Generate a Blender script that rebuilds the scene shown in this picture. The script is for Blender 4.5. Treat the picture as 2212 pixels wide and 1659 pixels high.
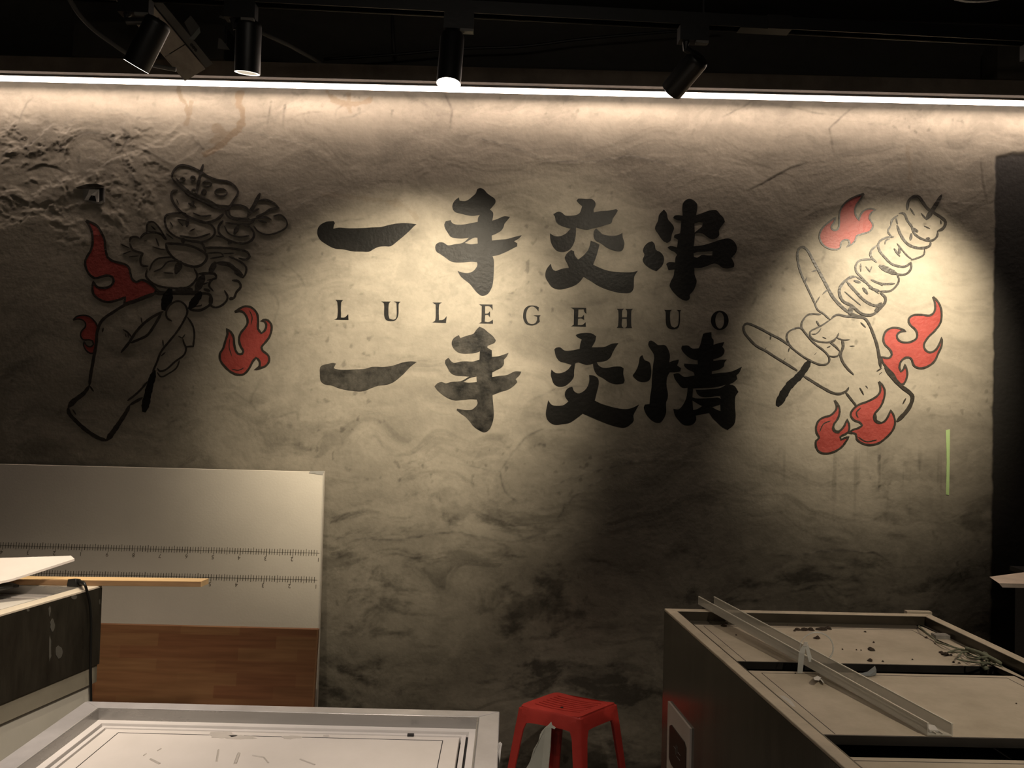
import bpy, math, random
import numpy as np
from mathutils import Vector, Matrix
from mathutils.geometry import delaunay_2d_cdt
random.seed(7)
for o in list(bpy.data.objects): bpy.data.objects.remove(o)
S = bpy.context.scene
COL = S.collection
# ------------------------------------------------------------------ camera
W, H, F = 2212, 1659, 1700.0
CAM = Vector((0, 0, 1.45)); PITCH = 0.0245; ROLL = 0.0245
fw = Vector((0, math.cos(PITCH), math.sin(PITCH)))
u0 = Vector((0, -math.sin(PITCH), math.cos(PITCH))); r0 = Vector((1, 0, 0))
RR = r0 * math.cos(ROLL) + u0 * math.sin(ROLL)
UU = u0 * math.cos(ROLL) - r0 * math.sin(ROLL)
cd = bpy.data.cameras.new('camera'); cam = bpy.data.objects.new('camera', cd); COL.objects.link(cam)
cd.sensor_width = 36; cd.lens = 36 * F / W; cd.clip_start = 0.05
m = Matrix.Identity(4)
for i in range(3):
    m[i][0] = RR[i]; m[i][1] = UU[i]; m[i][2] = -fw[i]; m[i][3] = CAM[i]
cam.matrix_world = m
S.camera = cam
# ------------------------------------------------------------------ world, exposure
wd = bpy.data.worlds.new('world'); S.world = wd; wd.use_nodes = True
wd.node_tree.nodes['Background'].inputs[0].default_value = (1, .9, .78, 1)
wd.node_tree.nodes['Background'].inputs[1].default_value = 0.004
S.view_settings.view_transform = 'Standard'; S.view_settings.look = 'None'
S.view_settings.gamma = 1; S.view_settings.exposure = 0.0; S.view_settings.use_curve_mapping = False
WARM = (1.0, .86, .64); LEDC = (1.0, .79, .64)
def spot(name, loc, target, power, deg, blend, color=WARM, size=.03):
    l = bpy.data.lights.new(name, 'SPOT'); l.energy = power; l.spot_size = math.radians(deg); l.spot_blend = blend
    l.color = color; l.shadow_soft_size = size
    o = bpy.data.objects.new(name, l); COL.objects.link(o); o.location = loc
    o.rotation_euler = (Vector(target) - Vector(loc)).to_track_quat('-Z', 'Y').to_euler()
    return o
def area(name, loc, target, sx, sy, power, color):
    l = bpy.data.lights.new(name, 'AREA'); l.shape = 'RECTANGLE'; l.size = sx; l.size_y = sy; l.energy = power; l.color = color
    o = bpy.data.objects.new(name, l); COL.objects.link(o); o.location = loc
    o.rotation_euler = (Vector(target) - Vector(loc)).to_track_quat('-Z', 'Y').to_euler()
    return o
# unseen fill lights added behind the camera: one broad area, four aimed spots
area('room_fill', (0.2, -1.2, 3.0), (0.2, 0.6, 0.4), 1.6, .5, 8, (1, .88, .74))  # broad added fill that raises the ambient level
spot('fill_spot_left', (-.15, .75, 2.8), (-1.40, 2.05, .55), 190, 44, .9, (1, .84, .68), .10)  # added spot to brighten the left freezer's side and the wood board

spot('fill_spot_front', (-.35, .2, 2.75), (-.42, 1.15, .82), 165, 54, .9, (1, .86, .75))  # added spot to brighten the front freezer lids
spot('fill_spot_right', (1.5, .3, 2.7), (1.25, 1.75, .82), 105, 48, 1, (1, .85, .66))  # added spot to brighten the right freezer lids
spot('fill_spot_stool', (.4, .5, 2.7), (.21, 2.98, .31), 62, 15, 1, (1, .85, .70))  # narrow added spot to brighten the stool

# ------------------------------------------------------------------ pixel helpers
def ray(px, py): return RR * ((px - W / 2) / F) + UU * ((H / 2 - py) / F) + fw
def at(px, py, z):
    d = ray(px, py); return CAM + d * ((z - CAM.z) / d.z)
def aty(px, py, Y=3.4):
    d = ray(px, py); return CAM + d * (Y / d.y)
WY = 3.4; FL = -0.14     # wall face and floor level
# ------------------------------------------------------------------ materials
def mat(name, color, rough=.6, metal=0, bump=0, bscale=60, var=0, vscale=8, emit=None, es=0, coords='Object', alpha=None, trans=0, stretch=(1, 1, 1), color2=None, spec=None):
    mt = bpy.data.materials.new(name); mt.use_nodes = True
    nt = mt.node_tree; b = nt.nodes['Principled BSDF']; L = nt.links
    b.inputs['Base Color'].default_value = (*color, 1); b.inputs['Roughness'].default_value = rough
    b.inputs['Metallic'].default_value = metal
    if spec is not None: b.inputs['Specular IOR Level'].default_value = spec
    if trans: b.inputs['Transmission Weight'].default_value = trans
    if alpha: b.inputs['Alpha'].default_value = alpha
    if emit: b.inputs['Emission Color'].default_value = (*emit, 1); b.inputs['Emission Strength'].default_value = es
    tc = nt.nodes.new('ShaderNodeTexCoord'); mp = nt.nodes.new('ShaderNodeMapping'); mp.inputs['Scale'].default_value = stretch
    L.new(tc.outputs[coords], mp.inputs[0])
    if var or color2:
        n = nt.nodes.new('ShaderNodeTexNoise'); n.inputs['Scale'].default_value = vscale; n.inputs['Detail'].default_value = 6; n.inputs['Roughness'].default_value = .65
        L.new(mp.outputs[0], n.inputs[0])
        cr = nt.nodes.new('ShaderNodeValToRGB'); cr.color_ramp.elements[0].position = .32; cr.color_ramp.elements[1].position = .68
        c2 = color2 if color2 else tuple(min(1, c * (1 + var)) for c in color)
        c1 = color if color2 else tuple(c * (1 - var) for c in color)
        cr.color_ramp.elements[0].color = (*c1, 1); cr.color_ramp.elements[1].color = (*c2, 1)
        L.new(n.outputs[0], cr.inputs[0]); L.new(cr.outputs[0], b.inputs['Base Color'])
        mr = nt.nodes.new('ShaderNodeMapRange'); mr.inputs['To Min'].default_value = max(0, rough - .08); mr.inputs['To Max'].default_value = min(1, rough + .08)
        L.new(n.outputs[0], mr.inputs[0]); L.new(mr.outputs[0], b.inputs['Roughness'])
    if bump:
        n2 = nt.nodes.new('ShaderNodeTexNoise'); n2.inputs['Scale'].default_value = bscale; n2.inputs['Detail'].default_value = 4
        L.new(mp.outputs[0], n2.inputs[0])
        bp = nt.nodes.new('ShaderNodeBump'); bp.inputs['Strength'].default_value = bump; bp.inputs['Distance'].default_value = .004
        L.new(n2.outputs[0], bp.inputs['Height']); L.new(bp.outputs[0], b.inputs['Normal'])
    return mt
M = {}
M['black_paint'] = mat('black_paint', (.006, .006, .0055), .47, bump=.3, bscale=70, color2=(.010, .009, .008), vscale=9, spec=.14)
M['black_worn'] = mat('black_worn_paint', (.003, .003, .0027), .48, bump=.4, bscale=60, color2=(.055, .050, .042), vscale=14, spec=.14)
M['ink'] = mat('ink_line', (.010, .007, .004), .5, bump=.4, bscale=90, color2=(.022, .017, .011), vscale=14)
M['red'] = mat('red_paint', (.185, .021, .015), .55, bump=.4, bscale=70, color2=(.26, .040, .031), vscale=10)
M['pale_wash'] = mat('pale_wash_paint', (.33, .29, .25), .75, bump=.4, bscale=70, var=.12, vscale=9)
M['dark_metal'] = mat('dark_metal', (.012, .011, .010), .45, var=.3, vscale=12)
M['lamp_black'] = mat('lamp_black', (.008, .008, .008), .42, bump=.1)
M['track_edge'] = mat('track_edge', (.05, .047, .043), .35, metal=.6)
M['grey_tab'] = mat('grey_tab', (.16, .155, .14), .5)
M['beam'] = mat('beam_board', (.13, .105, .080), .8, bump=.4, var=.3, vscale=6)
M['black_wall'] = mat('black_wall', (.012, .011, .010), .85, bump=.4, var=.4, vscale=3)
M['ceiling'] = mat('ceiling_paint', (.006, .006, .006), .9, bump=.3, var=.3)
M['floor'] = mat('floor_tile', (.05, .045, .04), .6, bump=.3, var=.4, vscale=5)
M['galv'] = mat('galvanised_steel', (.34, .30, .25), .6, metal=.15, var=.25, vscale=14, bump=.2)
M['conduit'] = mat('grey_conduit', (.10, .095, .085), .6, var=.2)
M['steel'] = mat('stainless_rim', (.48, .465, .46), .32, metal=.4, var=.18, vscale=7, bump=.06, bscale=30, stretch=(1, 1, 4))
M['steel_in'] = mat('stainless_inner', (.26, .25, .235), .28, metal=.5, var=.12, vscale=5, stretch=(.5, 1, 4))
M['film'] = mat('dusty_rim', (.46, .40, .31), .5, metal=.1, var=.16, vscale=12, bump=.2)
M['white_plastic'] = mat('white_plastic', (.60, .57, .54), .5, var=.05)
M['gap'] = mat('dark_gap', (.012, .011, .011), .7)
M['lid'] = mat('white_lid', (.58, .545, .50), .35, color2=(.66, .62, .575), vscale=5, bump=.03, bscale=20)
M['dusty_lid'] = mat('dusty_lid', (.33, .285, .215), .6, color2=(.47, .41, .325), vscale=7, bump=.15, bscale=40)
M['smudge'] = mat('smudge', (.43, .40, .36), .5, var=.15)
M['fascia'] = mat('dark_fascia', (.015, .0135, .010), .30, color2=(.030, .027, .020), vscale=9, bump=.1, spec=.6, stretch=(3, 3, .6))
M['side_dark'] = mat('dark_side_panel', (.042, .037, .028), .15, color2=(.070, .062, .046), vscale=7, stretch=(4, 4, .5), bump=.05, spec=.8)
M['body_white'] = mat('freezer_body', (.55, .53, .46), .45, var=.04)
M['band'] = mat('grey_band', (.24, .22, .17), .5, var=.12)
M['red_plastic'] = mat('red_plastic', (.40, .034, .026), .42, bump=.12, bscale=240, var=.12, vscale=14)
M['grey_board'] = mat('grey_board', (.60, .55, .475), .75, var=.05, vscale=3, bump=.08, bscale=120)
M['board_edge'] = mat('board_edge', (.50, .46, .40), .7, bump=.3)
M['print'] = mat('board_print', (.075, .06, .04), .8)
M['foam'] = mat('white_sheet', (.72, .66, .62), .55, var=.05, bump=.05)
M['lath'] = mat('raw_lath', (.72, .50, .26), .6, var=.14, vscale=6, stretch=(.4, 6, 6))
M['lath_side'] = mat('lath_side', (.30, .18, .09), .7, var=.3, vscale=9, stretch=(.5, 4, 4))
M['rubber'] = mat('black_rubber', (.008, .008, .007), .4)
M['paper'] = mat('torn_paper', (.34, .34, .29), .8, bump=.4, bscale=25, var=.08)
M['paper_white'] = mat('white_paper', (.50, .48, .45), .7, bump=.4, bscale=40, var=.1)
M['clear'] = mat('clear_plastic', (.55, .53, .47), .22, alpha=.52, bump=.1, bscale=30)
M['clear_edge'] = mat('clear_plastic_edge', (.62, .60, .52), .25, alpha=.85)
M['thin_clear'] = mat('thin_clear_plastic', (.60, .62, .60), .15, alpha=.55)
M['debris'] = mat('dark_debris', (.030, .018, .010), .85, bump=.6, var=.5, vscale=60)
M['green_wire'] = mat('dusty_green_wire', (.12, .13, .085), .7, var=.3, vscale=30)
M['green_tape'] = mat('green_tape', (.33, .46, .20), .6, var=.06)
M['label_white'] = mat('label_white', (.42, .37, .33), .5, var=.06)
M['label_dark'] = mat('label_dark', (.020, .012, .008), .35)
M['glow'] = mat('led_glow', (1, 1, 1), .5, emit=(1, .84, .74), es=7)
M['lens_hot'] = mat('lens_hot', (1, 1, 1), .5, emit=(1, .88, .74), es=16)
M['lens_mid'] = mat('lens_mid', (.8, .75, .65), .4, emit=(1, .87, .68), es=.55)
M['lens_rim'] = mat('lens_rim', (.9, .85, .78), .4, emit=(1, .9, .78), es=1.6)
M['box_grey'] = mat('grey_box', (.20, .19, .17), .6, var=.3, vscale=20, bump=.3)
M['bluish'] = mat('bluish_rim', (.10, .11, .14), .25, metal=.5)

def wood_mat():
    mt = bpy.data.materials.new('laminated_wood'); mt.use_nodes = True; nt = mt.node_tree; L = nt.links; b = nt.nodes['Principled BSDF']
    b.inputs['Roughness'].default_value = .5
    tc = nt.nodes.new('ShaderNodeTexCoord'); mp = nt.nodes.new('ShaderNodeMapping'); L.new(tc.outputs['Object'], mp.inputs[0])
    mp.inputs['Rotation'].default_value = (math.pi / 2, 0, 0)
    br = nt.nodes.new('ShaderNodeTexBrick'); br.inputs['Scale'].default_value = 1; br.inputs['Brick Width'].default_value = .23; br.inputs['Row Height'].default_value = .047
    br.inputs['Mortar Size'].default_value = .0; br.offset = .37
    br.inputs['Color1'].default_value = (.235, .100, .046, 1); br.inputs['Color2'].default_value = (.300, .155, .070, 1)
    L.new(mp.outputs[0], br.inputs[0])
    mp2 = nt.nodes.new('ShaderNodeMapping'); mp2.inputs['Scale'].default_value = (2, 30, 30); L.new(tc.outputs['Object'], mp2.inputs[0])
    n = nt.nodes.new('ShaderNodeTexNoise'); n.inputs['Scale'].default_value = 2.2; n.inputs['Detail'].default_value = 8; L.new(mp2.outputs[0], n.inputs[0])
    mx = nt.nodes.new('ShaderNodeMix'); mx.data_type = 'RGBA'; mx.blend_type = 'MULTIPLY'; mx.inputs[0].default_value = .7
    cr = nt.nodes.new('ShaderNodeValToRGB'); cr.color_ramp.elements[0].position = .3; cr.color_ramp.elements[0].color = (.55, .5, .45, 1); cr.color_ramp.elements[1].position = .7
    L.new(n.outputs[0], cr.inputs[0]); L.new(br.outputs[0], mx.inputs[6]); L.new(cr.outputs[0], mx.inputs[7]); L.new(mx.outputs[2], b.inputs['Base Color'])
    return mt
M['wood'] = wood_mat()

def wall_mat():
    mt = bpy.data.materials.new('cement_plaster'); mt.use_nodes = True; nt = mt.node_tree; L = nt.links; b = nt.nodes['Principled BSDF']
    b.inputs['Roughness'].default_value = .72
    def attr(n):
        a = nt.nodes.new('ShaderNodeAttribute'); a.attribute_name = n; return a.outputs['Fac']
    def mix(f, a, c, mode='MIX'):
        x = nt.nodes.new('ShaderNodeMix'); x.data_type = 'RGBA'; x.blend_type = mode
        for s, v in ((0, f), (6, a), (7, c)):
            if isinstance(v, (tuple, float)): x.inputs[s].default_value = (*v, 1) if isinstance(v, tuple) else v
            else: L.new(v, x.inputs[s])
        return x.outputs[2]
    tc = nt.nodes.new('ShaderNodeTexCoord')
    n1 = nt.nodes.new('ShaderNodeTexNoise'); n1.inputs['Scale'].default_value = 26; n1.inputs['Detail'].default_value = 8; n1.inputs['Roughness'].default_value = .7
    L.new(tc.outputs['Object'], n1.inputs[0])
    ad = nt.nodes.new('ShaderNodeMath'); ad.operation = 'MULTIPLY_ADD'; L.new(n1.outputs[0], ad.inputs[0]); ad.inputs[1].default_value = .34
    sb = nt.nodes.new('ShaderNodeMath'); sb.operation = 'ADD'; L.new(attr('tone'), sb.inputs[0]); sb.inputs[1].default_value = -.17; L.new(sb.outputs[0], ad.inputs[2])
    cr = nt.nodes.new('ShaderNodeValToRGB'); e = cr.color_ramp.elements
    e[0].position = 0; e[0].color = (.045, .038, .028, 1); e[1].position = 1; e[1].color = (.33, .295, .24, 1)
    k = e.new(.35); k.color = (.150, .132, .103, 1); k = e.new(.65); k.color = (.245, .217, .172, 1)
    L.new(ad.outputs[0], cr.inputs[0])
    c = mix(attr('stain'), cr.outputs[0], (.15, .105, .060))
    c = mix(attr('blk'), c, (.013, .011, .009))
    L.new(c, b.inputs['Base Color'])
    n2 = nt.nodes.new('ShaderNodeTexNoise'); n2.inputs['Scale'].default_value = 55; n2.inputs['Detail'].default_value = 6; L.new(tc.outputs['Object'], n2.inputs[0])
    bp = nt.nodes.new('ShaderNodeBump'); bp.inputs['Strength'].default_value = .32; bp.inputs['Distance'].default_value = .004
    L.new(n2.outputs[0], bp.inputs['Height']); L.new(bp.outputs[0], b.inputs['Normal'])
    return mt
M['wall'] = wall_mat()

# ------------------------------------------------------------------ object helpers
ORG = {}
def obj(name, verts, faces, material, parent=None, smooth=False, **kw):
    org = ORG.get(parent.as_pointer(), Vector()) if parent else Vector()
    me = bpy.data.meshes.new(name)
    me.from_pydata([tuple(Vector(v) - org) for v in verts], [], faces); me.update()
    me.materials.append(material)
    if smooth: me.polygons.foreach_set('use_smooth', [True] * len(me.polygons))
    o = bpy.data.objects.new(name, me); COL.objects.link(o)
    if parent: o.parent = parent; ORG[o.as_pointer()] = org
    for k, v in kw.items(): o[k] = v
    return o
KEEP = []
def thing(name, label, cat, loc, group=None):
    o = bpy.data.objects.new(name, None); COL.objects.link(o); o.location = loc; o.empty_display_size = .1
    o['label'] = label; o['category'] = cat
    if group: o['group'] = group
    ORG[o.as_pointer()] = Vector(loc); KEEP.append(o)
    return o
def tag(o, label, cat, group=None):
    o['label'] = label; o['category'] = cat
    if group: o['group'] = group
    return o
class MB:
    def __init__(s): s.v = []; s.f = []
    def add(s, v, f):
        n = len(s.v); s.v += [Vector(x) for x in v]; s.f += [tuple(i + n for i in q) for q in f]; return s
    def hexa(s, lo, hi):     # two rings of 4 points, lo then hi
        n = len(lo)
        f = [tuple(range(n))[::-1], tuple(range(n, 2 * n))] + [(i, (i + 1) % n, n + (i + 1) % n, n + i) for i in range(n)]
        return s.add(list(lo) + list(hi), f)
    def box(s, x0, x1, y0, y1, z0, z1):
        return s.hexa([(x0, y0, z0), (x1, y0, z0), (x1, y1, z0), (x0, y1, z0)], [(x0, y0, z1), (x1, y0, z1), (x1, y1, z1), (x0, y1, z1)])
    def tube(s, pts, r, n=10, cap=True):
        pts = [Vector(p) for p in pts]; rs = r if isinstance(r, (list, tuple)) else [r] * len(pts)
        base = len(s.v); prev = None
        for i, p in enumerate(pts):
            t = (pts[min(i + 1, len(pts) - 1)] - pts[max(i - 1, 0)]).normalized()
            if prev is None:
                a = Vector((0, 0, 1)) if abs(t.z) < .9 else Vector((0, 1, 0)); x = t.cross(a).normalized()
            else: x = (prev - t * prev.dot(t)).normalized()
            prev = x; y = t.cross(x)
            for k in range(n):
                an = 2 * math.pi * k / n; s.v.append(p + (x * math.cos(an) + y * math.sin(an)) * rs[i])
        for i in range(len(pts) - 1):
            for k in range(n):
                a = base + i * n + k; b2 = base + i * n + (k + 1) % n
                s.f.append((a, b2, b2 + n, a + n))
        if cap:
            s.f.append(tuple(base + k for k in range(n))[::-1]); s.f.append(tuple(base + (len(pts) - 1) * n + k for k in range(n)))
        return s
    def build(s, name, m, parent=None, smooth=False, **kw): return obj(name, s.v, s.f, m, parent, smooth, **kw)
def autosmooth(o, deg=35):
    me = o.data; me.polygons.foreach_set('use_smooth', [True] * len(me.polygons))
    try: me.set_sharp_from_angle(angle=math.radians(deg))
    except Exception: pass
def bevel(o, w=.002, seg=2):
    md = o.modifiers.new('b', 'BEVEL'); md.width = w; md.segments = seg; md.limit_method = 'ANGLE'; autosmooth(o, 40); return o
def crom(pts, step=6, closed=False, sharp=55):
    """smooth a polyline, keeping sharp corners"""
    P = [Vector((p[0], p[1])) for p in pts]; n = len(P); out = []
    T = []
    for i in range(n):
        if not closed and (i == 0 or i == n - 1): T.append(Vector((0, 0))); continue
        a = P[i] - P[i - 1]; b = P[(i + 1) % n] - P[i]
        if a.length < 1e-6 or b.length < 1e-6 or a.angle(b) > math.radians(sharp): T.append(None)
        else: T.append((P[(i + 1) % n] - P[i - 1]).normalized())
    for i in range(n if closed else n - 1):
        p, q = P[i], P[(i + 1) % n]; L = (q - p).length
        k = max(1, int(L / step)); d = (q - p)
        t0 = T[i] * L if T[i] is not None and T[i].length > 0 else d; t1 = T[(i + 1) % n] * L if T[(i + 1) % n] is not None and T[(i + 1) % n].length > 0 else d
        for j in range(k):
            t = j / k; t2 = t * t; t3 = t2 * t
            out.append(p * (2 * t3 - 3 * t2 + 1) + t0 * (t3 - 2 * t2 + t) + q * (-2 * t3 + 3 * t2) + t1 * (t3 - t2))
    if not closed: out.append(P[-1])
    return out

# ------------------------------------------------------------------ wall relief (height field)
GX0, GX1, GZ0, GZ1, GS = -2.75, 2.65, -0.14, 3.3, 0.005
nx = int((GX1 - GX0) / GS) + 1; nz = int((GZ1 - GZ0) / GS) + 1
gx = np.linspace(GX0, GX1, nx); gz = np.linspace(GZ0, GZ1, nz)
X, Z = np.meshgrid(gx, gz)
rng = np.random.RandomState(11)
def pnoise(x, y, seed=0):
    r = np.random.RandomState(seed); ang = r.rand(256, 256) * 2 * np.pi
    xi = np.floor(x).astype(int); yi = np.floor(y).astype(int); xf = x - xi; yf = y - yi
    def g(ix, iy, dx, dy):
        a = ang[ix & 255, iy & 255]; return np.cos(a) * dx + np.sin(a) * dy
    u = xf * xf * xf * (xf * (xf * 6 - 15) + 10); v = yf * yf * yf * (yf * (yf * 6 - 15) + 10)
    a = g(xi, yi, xf, yf) * (1 - u) + g(xi + 1, yi, xf - 1, yf) * u
    b = g(xi, yi + 1, xf, yf - 1) * (1 - u) + g(xi + 1, yi + 1, xf - 1, yf - 1) * u
    return (a * (1 - v) + b * v) * 1.5
def fbm(x, y, o=4, seed=0, g=.5):
    s = 0; a = 1
    for i in range(o): s = s + a * pnoise(x * 2 ** i + 17.3 * i, y * 2 ** i + 5.1 * i, seed + i); a *= g
    return s
def sst(a, b, x):
    t = np.clip((x - a) / (b - a), 0, 1); return t * t * (3 - 2 * t)
wx = fbm(X * 1.7, Z * 1.7, 3, 40); wz = fbm(X * 1.7 + 9, Z * 1.7 + 3, 3, 50)
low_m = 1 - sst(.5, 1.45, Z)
rough_m = (1 - sst(-1.95, -1.1, X)) * sst(2.0, 2.28, Z) * (1 - sst(2.58, 2.72, Z))
upper_m = sst(2.15, 2.5, Z)
Hh = .0016 * fbm(X * 1.3, Z * 1.6, 2, 1)
lay = fbm(X * .9 + .3 * wx, Z * 2.4 + .4 * wz, 5, 7, .55)
Hh += np.zeros_like(X)
for lv, am in ((-.35, .0002), (-.05, .00026), (.22, .00026), (.5, .0002)):
    Hh += am * sst(lv - .016, lv + .016, lay) * (1 + 1.3 * upper_m)
Hh += .00022 * fbm(X * 9, Z * 14, 3, 21)
lay2 = fbm(X * 4.0 + .3 * wx, Z * 4.6 + .3 * wz, 6, 27, .6)
Hh += rough_m * (.0015 * lay2 + .0018 * sst(-.02, .03, lay2) + .003 * sst(.25, .29, lay2) + .0005 * fbm(X * 22, Z * 26, 3, 33))
tone = .56 + .15 * fbm(X * 1.2 + .35 * wx, Z * 2.6 + .35 * wz, 5, 60, .6) + .07 * fbm(X * 5 + .3 * wx, Z * 9 + .3 * wz, 4, 70)
flk = fbm(X * 2.0 + .3 * wx, Z * 3.2 + .3 * wz, 6, 80, .62)
tone += .05 * sst(.10, .13, flk) - .03 + .06 * sst(-.30, -.27, flk) * (1 - sst(-.05, .05, flk))
streak = fbm(X * 1.5 + .4 * wx, Z * 9 + 1.2 * wz, 6, 90, .65)
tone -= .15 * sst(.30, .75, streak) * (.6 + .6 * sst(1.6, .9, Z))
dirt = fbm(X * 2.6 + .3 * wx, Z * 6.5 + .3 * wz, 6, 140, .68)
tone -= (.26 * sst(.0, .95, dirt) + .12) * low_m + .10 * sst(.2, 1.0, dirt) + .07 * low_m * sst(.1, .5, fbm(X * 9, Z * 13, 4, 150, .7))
spk = fbm(X * 28, Z * 24, 2, 95)
tone -= .22 * sst(.55, .8, spk) * sst(.1, .5, fbm(X * 2, Z * 3, 2, 97))
# vertical drips / smears below the right drawing
dr = fbm(X * 34, Z * 2.0, 3, 101)
ax, az = aty(1640, 960).x, aty(1640, 960).z; bx = aty(2060, 960).x
dm = sst(ax, ax + .1, X) * (1 - sst(bx - .1, bx, X)) * sst(az - .40, az - .15, Z) * (1 - sst(az - .05, az + .02, Z))
tone -= .15 * dm * sst(.25, .7, dr)
def segdist(pts):
    """distance and side of every grid point to a polyline (computed on its neighbourhood only)"""
    D = np.full(X.shape, 9.0); Sg = np.zeros(X.shape); Tt = np.zeros(X.shape)
    n = len(pts) - 1
    for i in range(n):
        (x0, z0), (x1, z1) = pts[i], pts[i + 1]
        pad = .09
        i0 = max(0, int((min(x0, x1) - pad - GX0) / GS)); i1 = min(nx, int((max(x0, x1) + pad - GX0) / GS) + 1)
        j0 = max(0, int((min(z0, z1) - pad - GZ0) / GS)); j1 = min(nz, int((max(z0, z1) + pad - GZ0) / GS) + 1)
        if i1 <= i0 or j1 <= j0: continue
        xs = X[j0:j1, i0:i1]; zs = Z[j0:j1, i0:i1]
        dx, dz = x1 - x0, z1 - z0; LL = dx * dx + dz * dz + 1e-9
        t = np.clip(((xs - x0) * dx + (zs - z0) * dz) / LL, 0, 1)
        d = np.hypot(xs - x0 - t * dx, zs - z0 - t * dz)
        sd = np.sign((xs - x0) * dz - (zs - z0) * dx)
        sub = D[j0:j1, i0:i1]; mk = d < sub
        sub[mk] = d[mk]; Sg[j0:j1, i0:i1][mk] = sd[mk]; Tt[j0:j1, i0:i1][mk] = ((i + t) / n)[mk]
    return D, Sg, Tt
def wpx(pts, ox=0, oy=0, s=1, step=14, closed=False, smooth=True):
    q = [(ox + p[0] * s, oy + p[1] * s) for p in pts]
    if smooth: q = [tuple(v) for v in crom(q, step, closed)]
    return [((lambda w: (w.x, w.z))(aty(a, b, WY))) for a, b in q]
# traced plaster creases (photo px): amplitude mm, polyline; material raised above the line
K3 = 400 / 2212
A3 = (0, 180, K3); B3 = (400, 180, K3)
CR = [
 (3.0, 1, A3, [(0, 655), (90, 655)]), (3.5, 1, A3, [(15, 545), (60, 535), (180, 545)]), (4, 1, A3, [(150, 700), (240, 705), (310, 765), (350, 765), (400, 710), (465, 635)]),
 (4, 1, A3, [(0, 830), (60, 850), (120, 810), (180, 790)]), (3, 1, A3, [(0, 970), (100, 975), (160, 960)]), (3.5, -1, A3, [(300, 1060), (400, 1010), (510, 965), (650, 1000), (770, 1050)]),
 (4, 1, A3, [(610, 1010), (680, 1120), (740, 1200), (800, 1270)]), (3.5, 1, A3, [(1050, 885), (1220, 935)]), (4.5, 1, A3, [(1200, 1000), (1320, 920), (1450, 870)]),
 (3, 1, A3, [(1450, 900), (1480, 1000), (1570, 1090), (1610, 1150), (1625, 1230), (1610, 1350)]), (1.8, 1, A3, [(1720, 710), (1830, 810), (1950, 890), (2110, 970)]),
 (2.5, -1, A3, [(1350, 600), (1370, 640), (1330, 780), (1290, 870)]), (2, -1, A3, [(1450, 530), (1540, 610), (1500, 720), (1440, 840)]),
 (1.4, 1, A3, [(680, 500), (770, 480), (900, 435), (970, 435), (1060, 490), (1220, 490)]), (1.2, 1, A3, [(1000, 415), (1150, 425), (1240, 465)]), (1.2, 1, A3, [(820, 580), (900, 575), (1340, 605)]),
 (1.1, 1, A3, [(1180, 350), (1300, 320), (1440, 325), (1600, 400), (1750, 415), (1980, 400)]), (2, -1, A3, [(390, 170), (320, 230), (270, 360), (230, 470)]),
 (2.5, 1, A3, [(100, 1560), (300, 1525), (450, 1535), (650, 1560), (720, 1540)]), (3, 1, A3, [(1250, 1540), (1380, 1550), (1470, 1620)]), (2, 1, A3, [(560, 1340), (700, 1420)]),
 (3.0, 1, B3, [(0, 565), (90, 590), (150, 660), (180, 750), (260, 850), (340, 810), (520, 795)]), (2.6, 1, B3, [(680, 570), (800, 595), (930, 625), (1100, 650), (1280, 700), (1420, 725), (1500, 780), (1600, 880), (1650, 910), (1800, 930), (1960, 990)]),
 (1.4, 1, B3, [(650, 830), (740, 780)]), (1.2, 1, B3, [(660, 1330), (820, 1305), (1000, 1310), (1130, 1355), (1250, 1290), (1500, 1200)]), (1.2, 1, B3, [(1140, 1540), (1400, 1430), (1600, 1350), (1800, 1270)]),
 (1.0, -1, B3, [(1030, 230), (1005, 310), (980, 540)]), (1.0, -1, B3, [(1210, 230), (1170, 400), (1160, 540)]), (1.0, -1, B3, [(1210, 480), (1300, 400), (1450, 355), (1620, 355), (1740, 390)]),
 (1.3, 1, B3, [(1790, 400), (1800, 330), (1900, 265), (1960, 250)]), (1.2, 1, B3, [(1800, 440), (1900, 410), (2000, 400), (2212, 270)]),
]
FX = (0, 0, 1)
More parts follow.
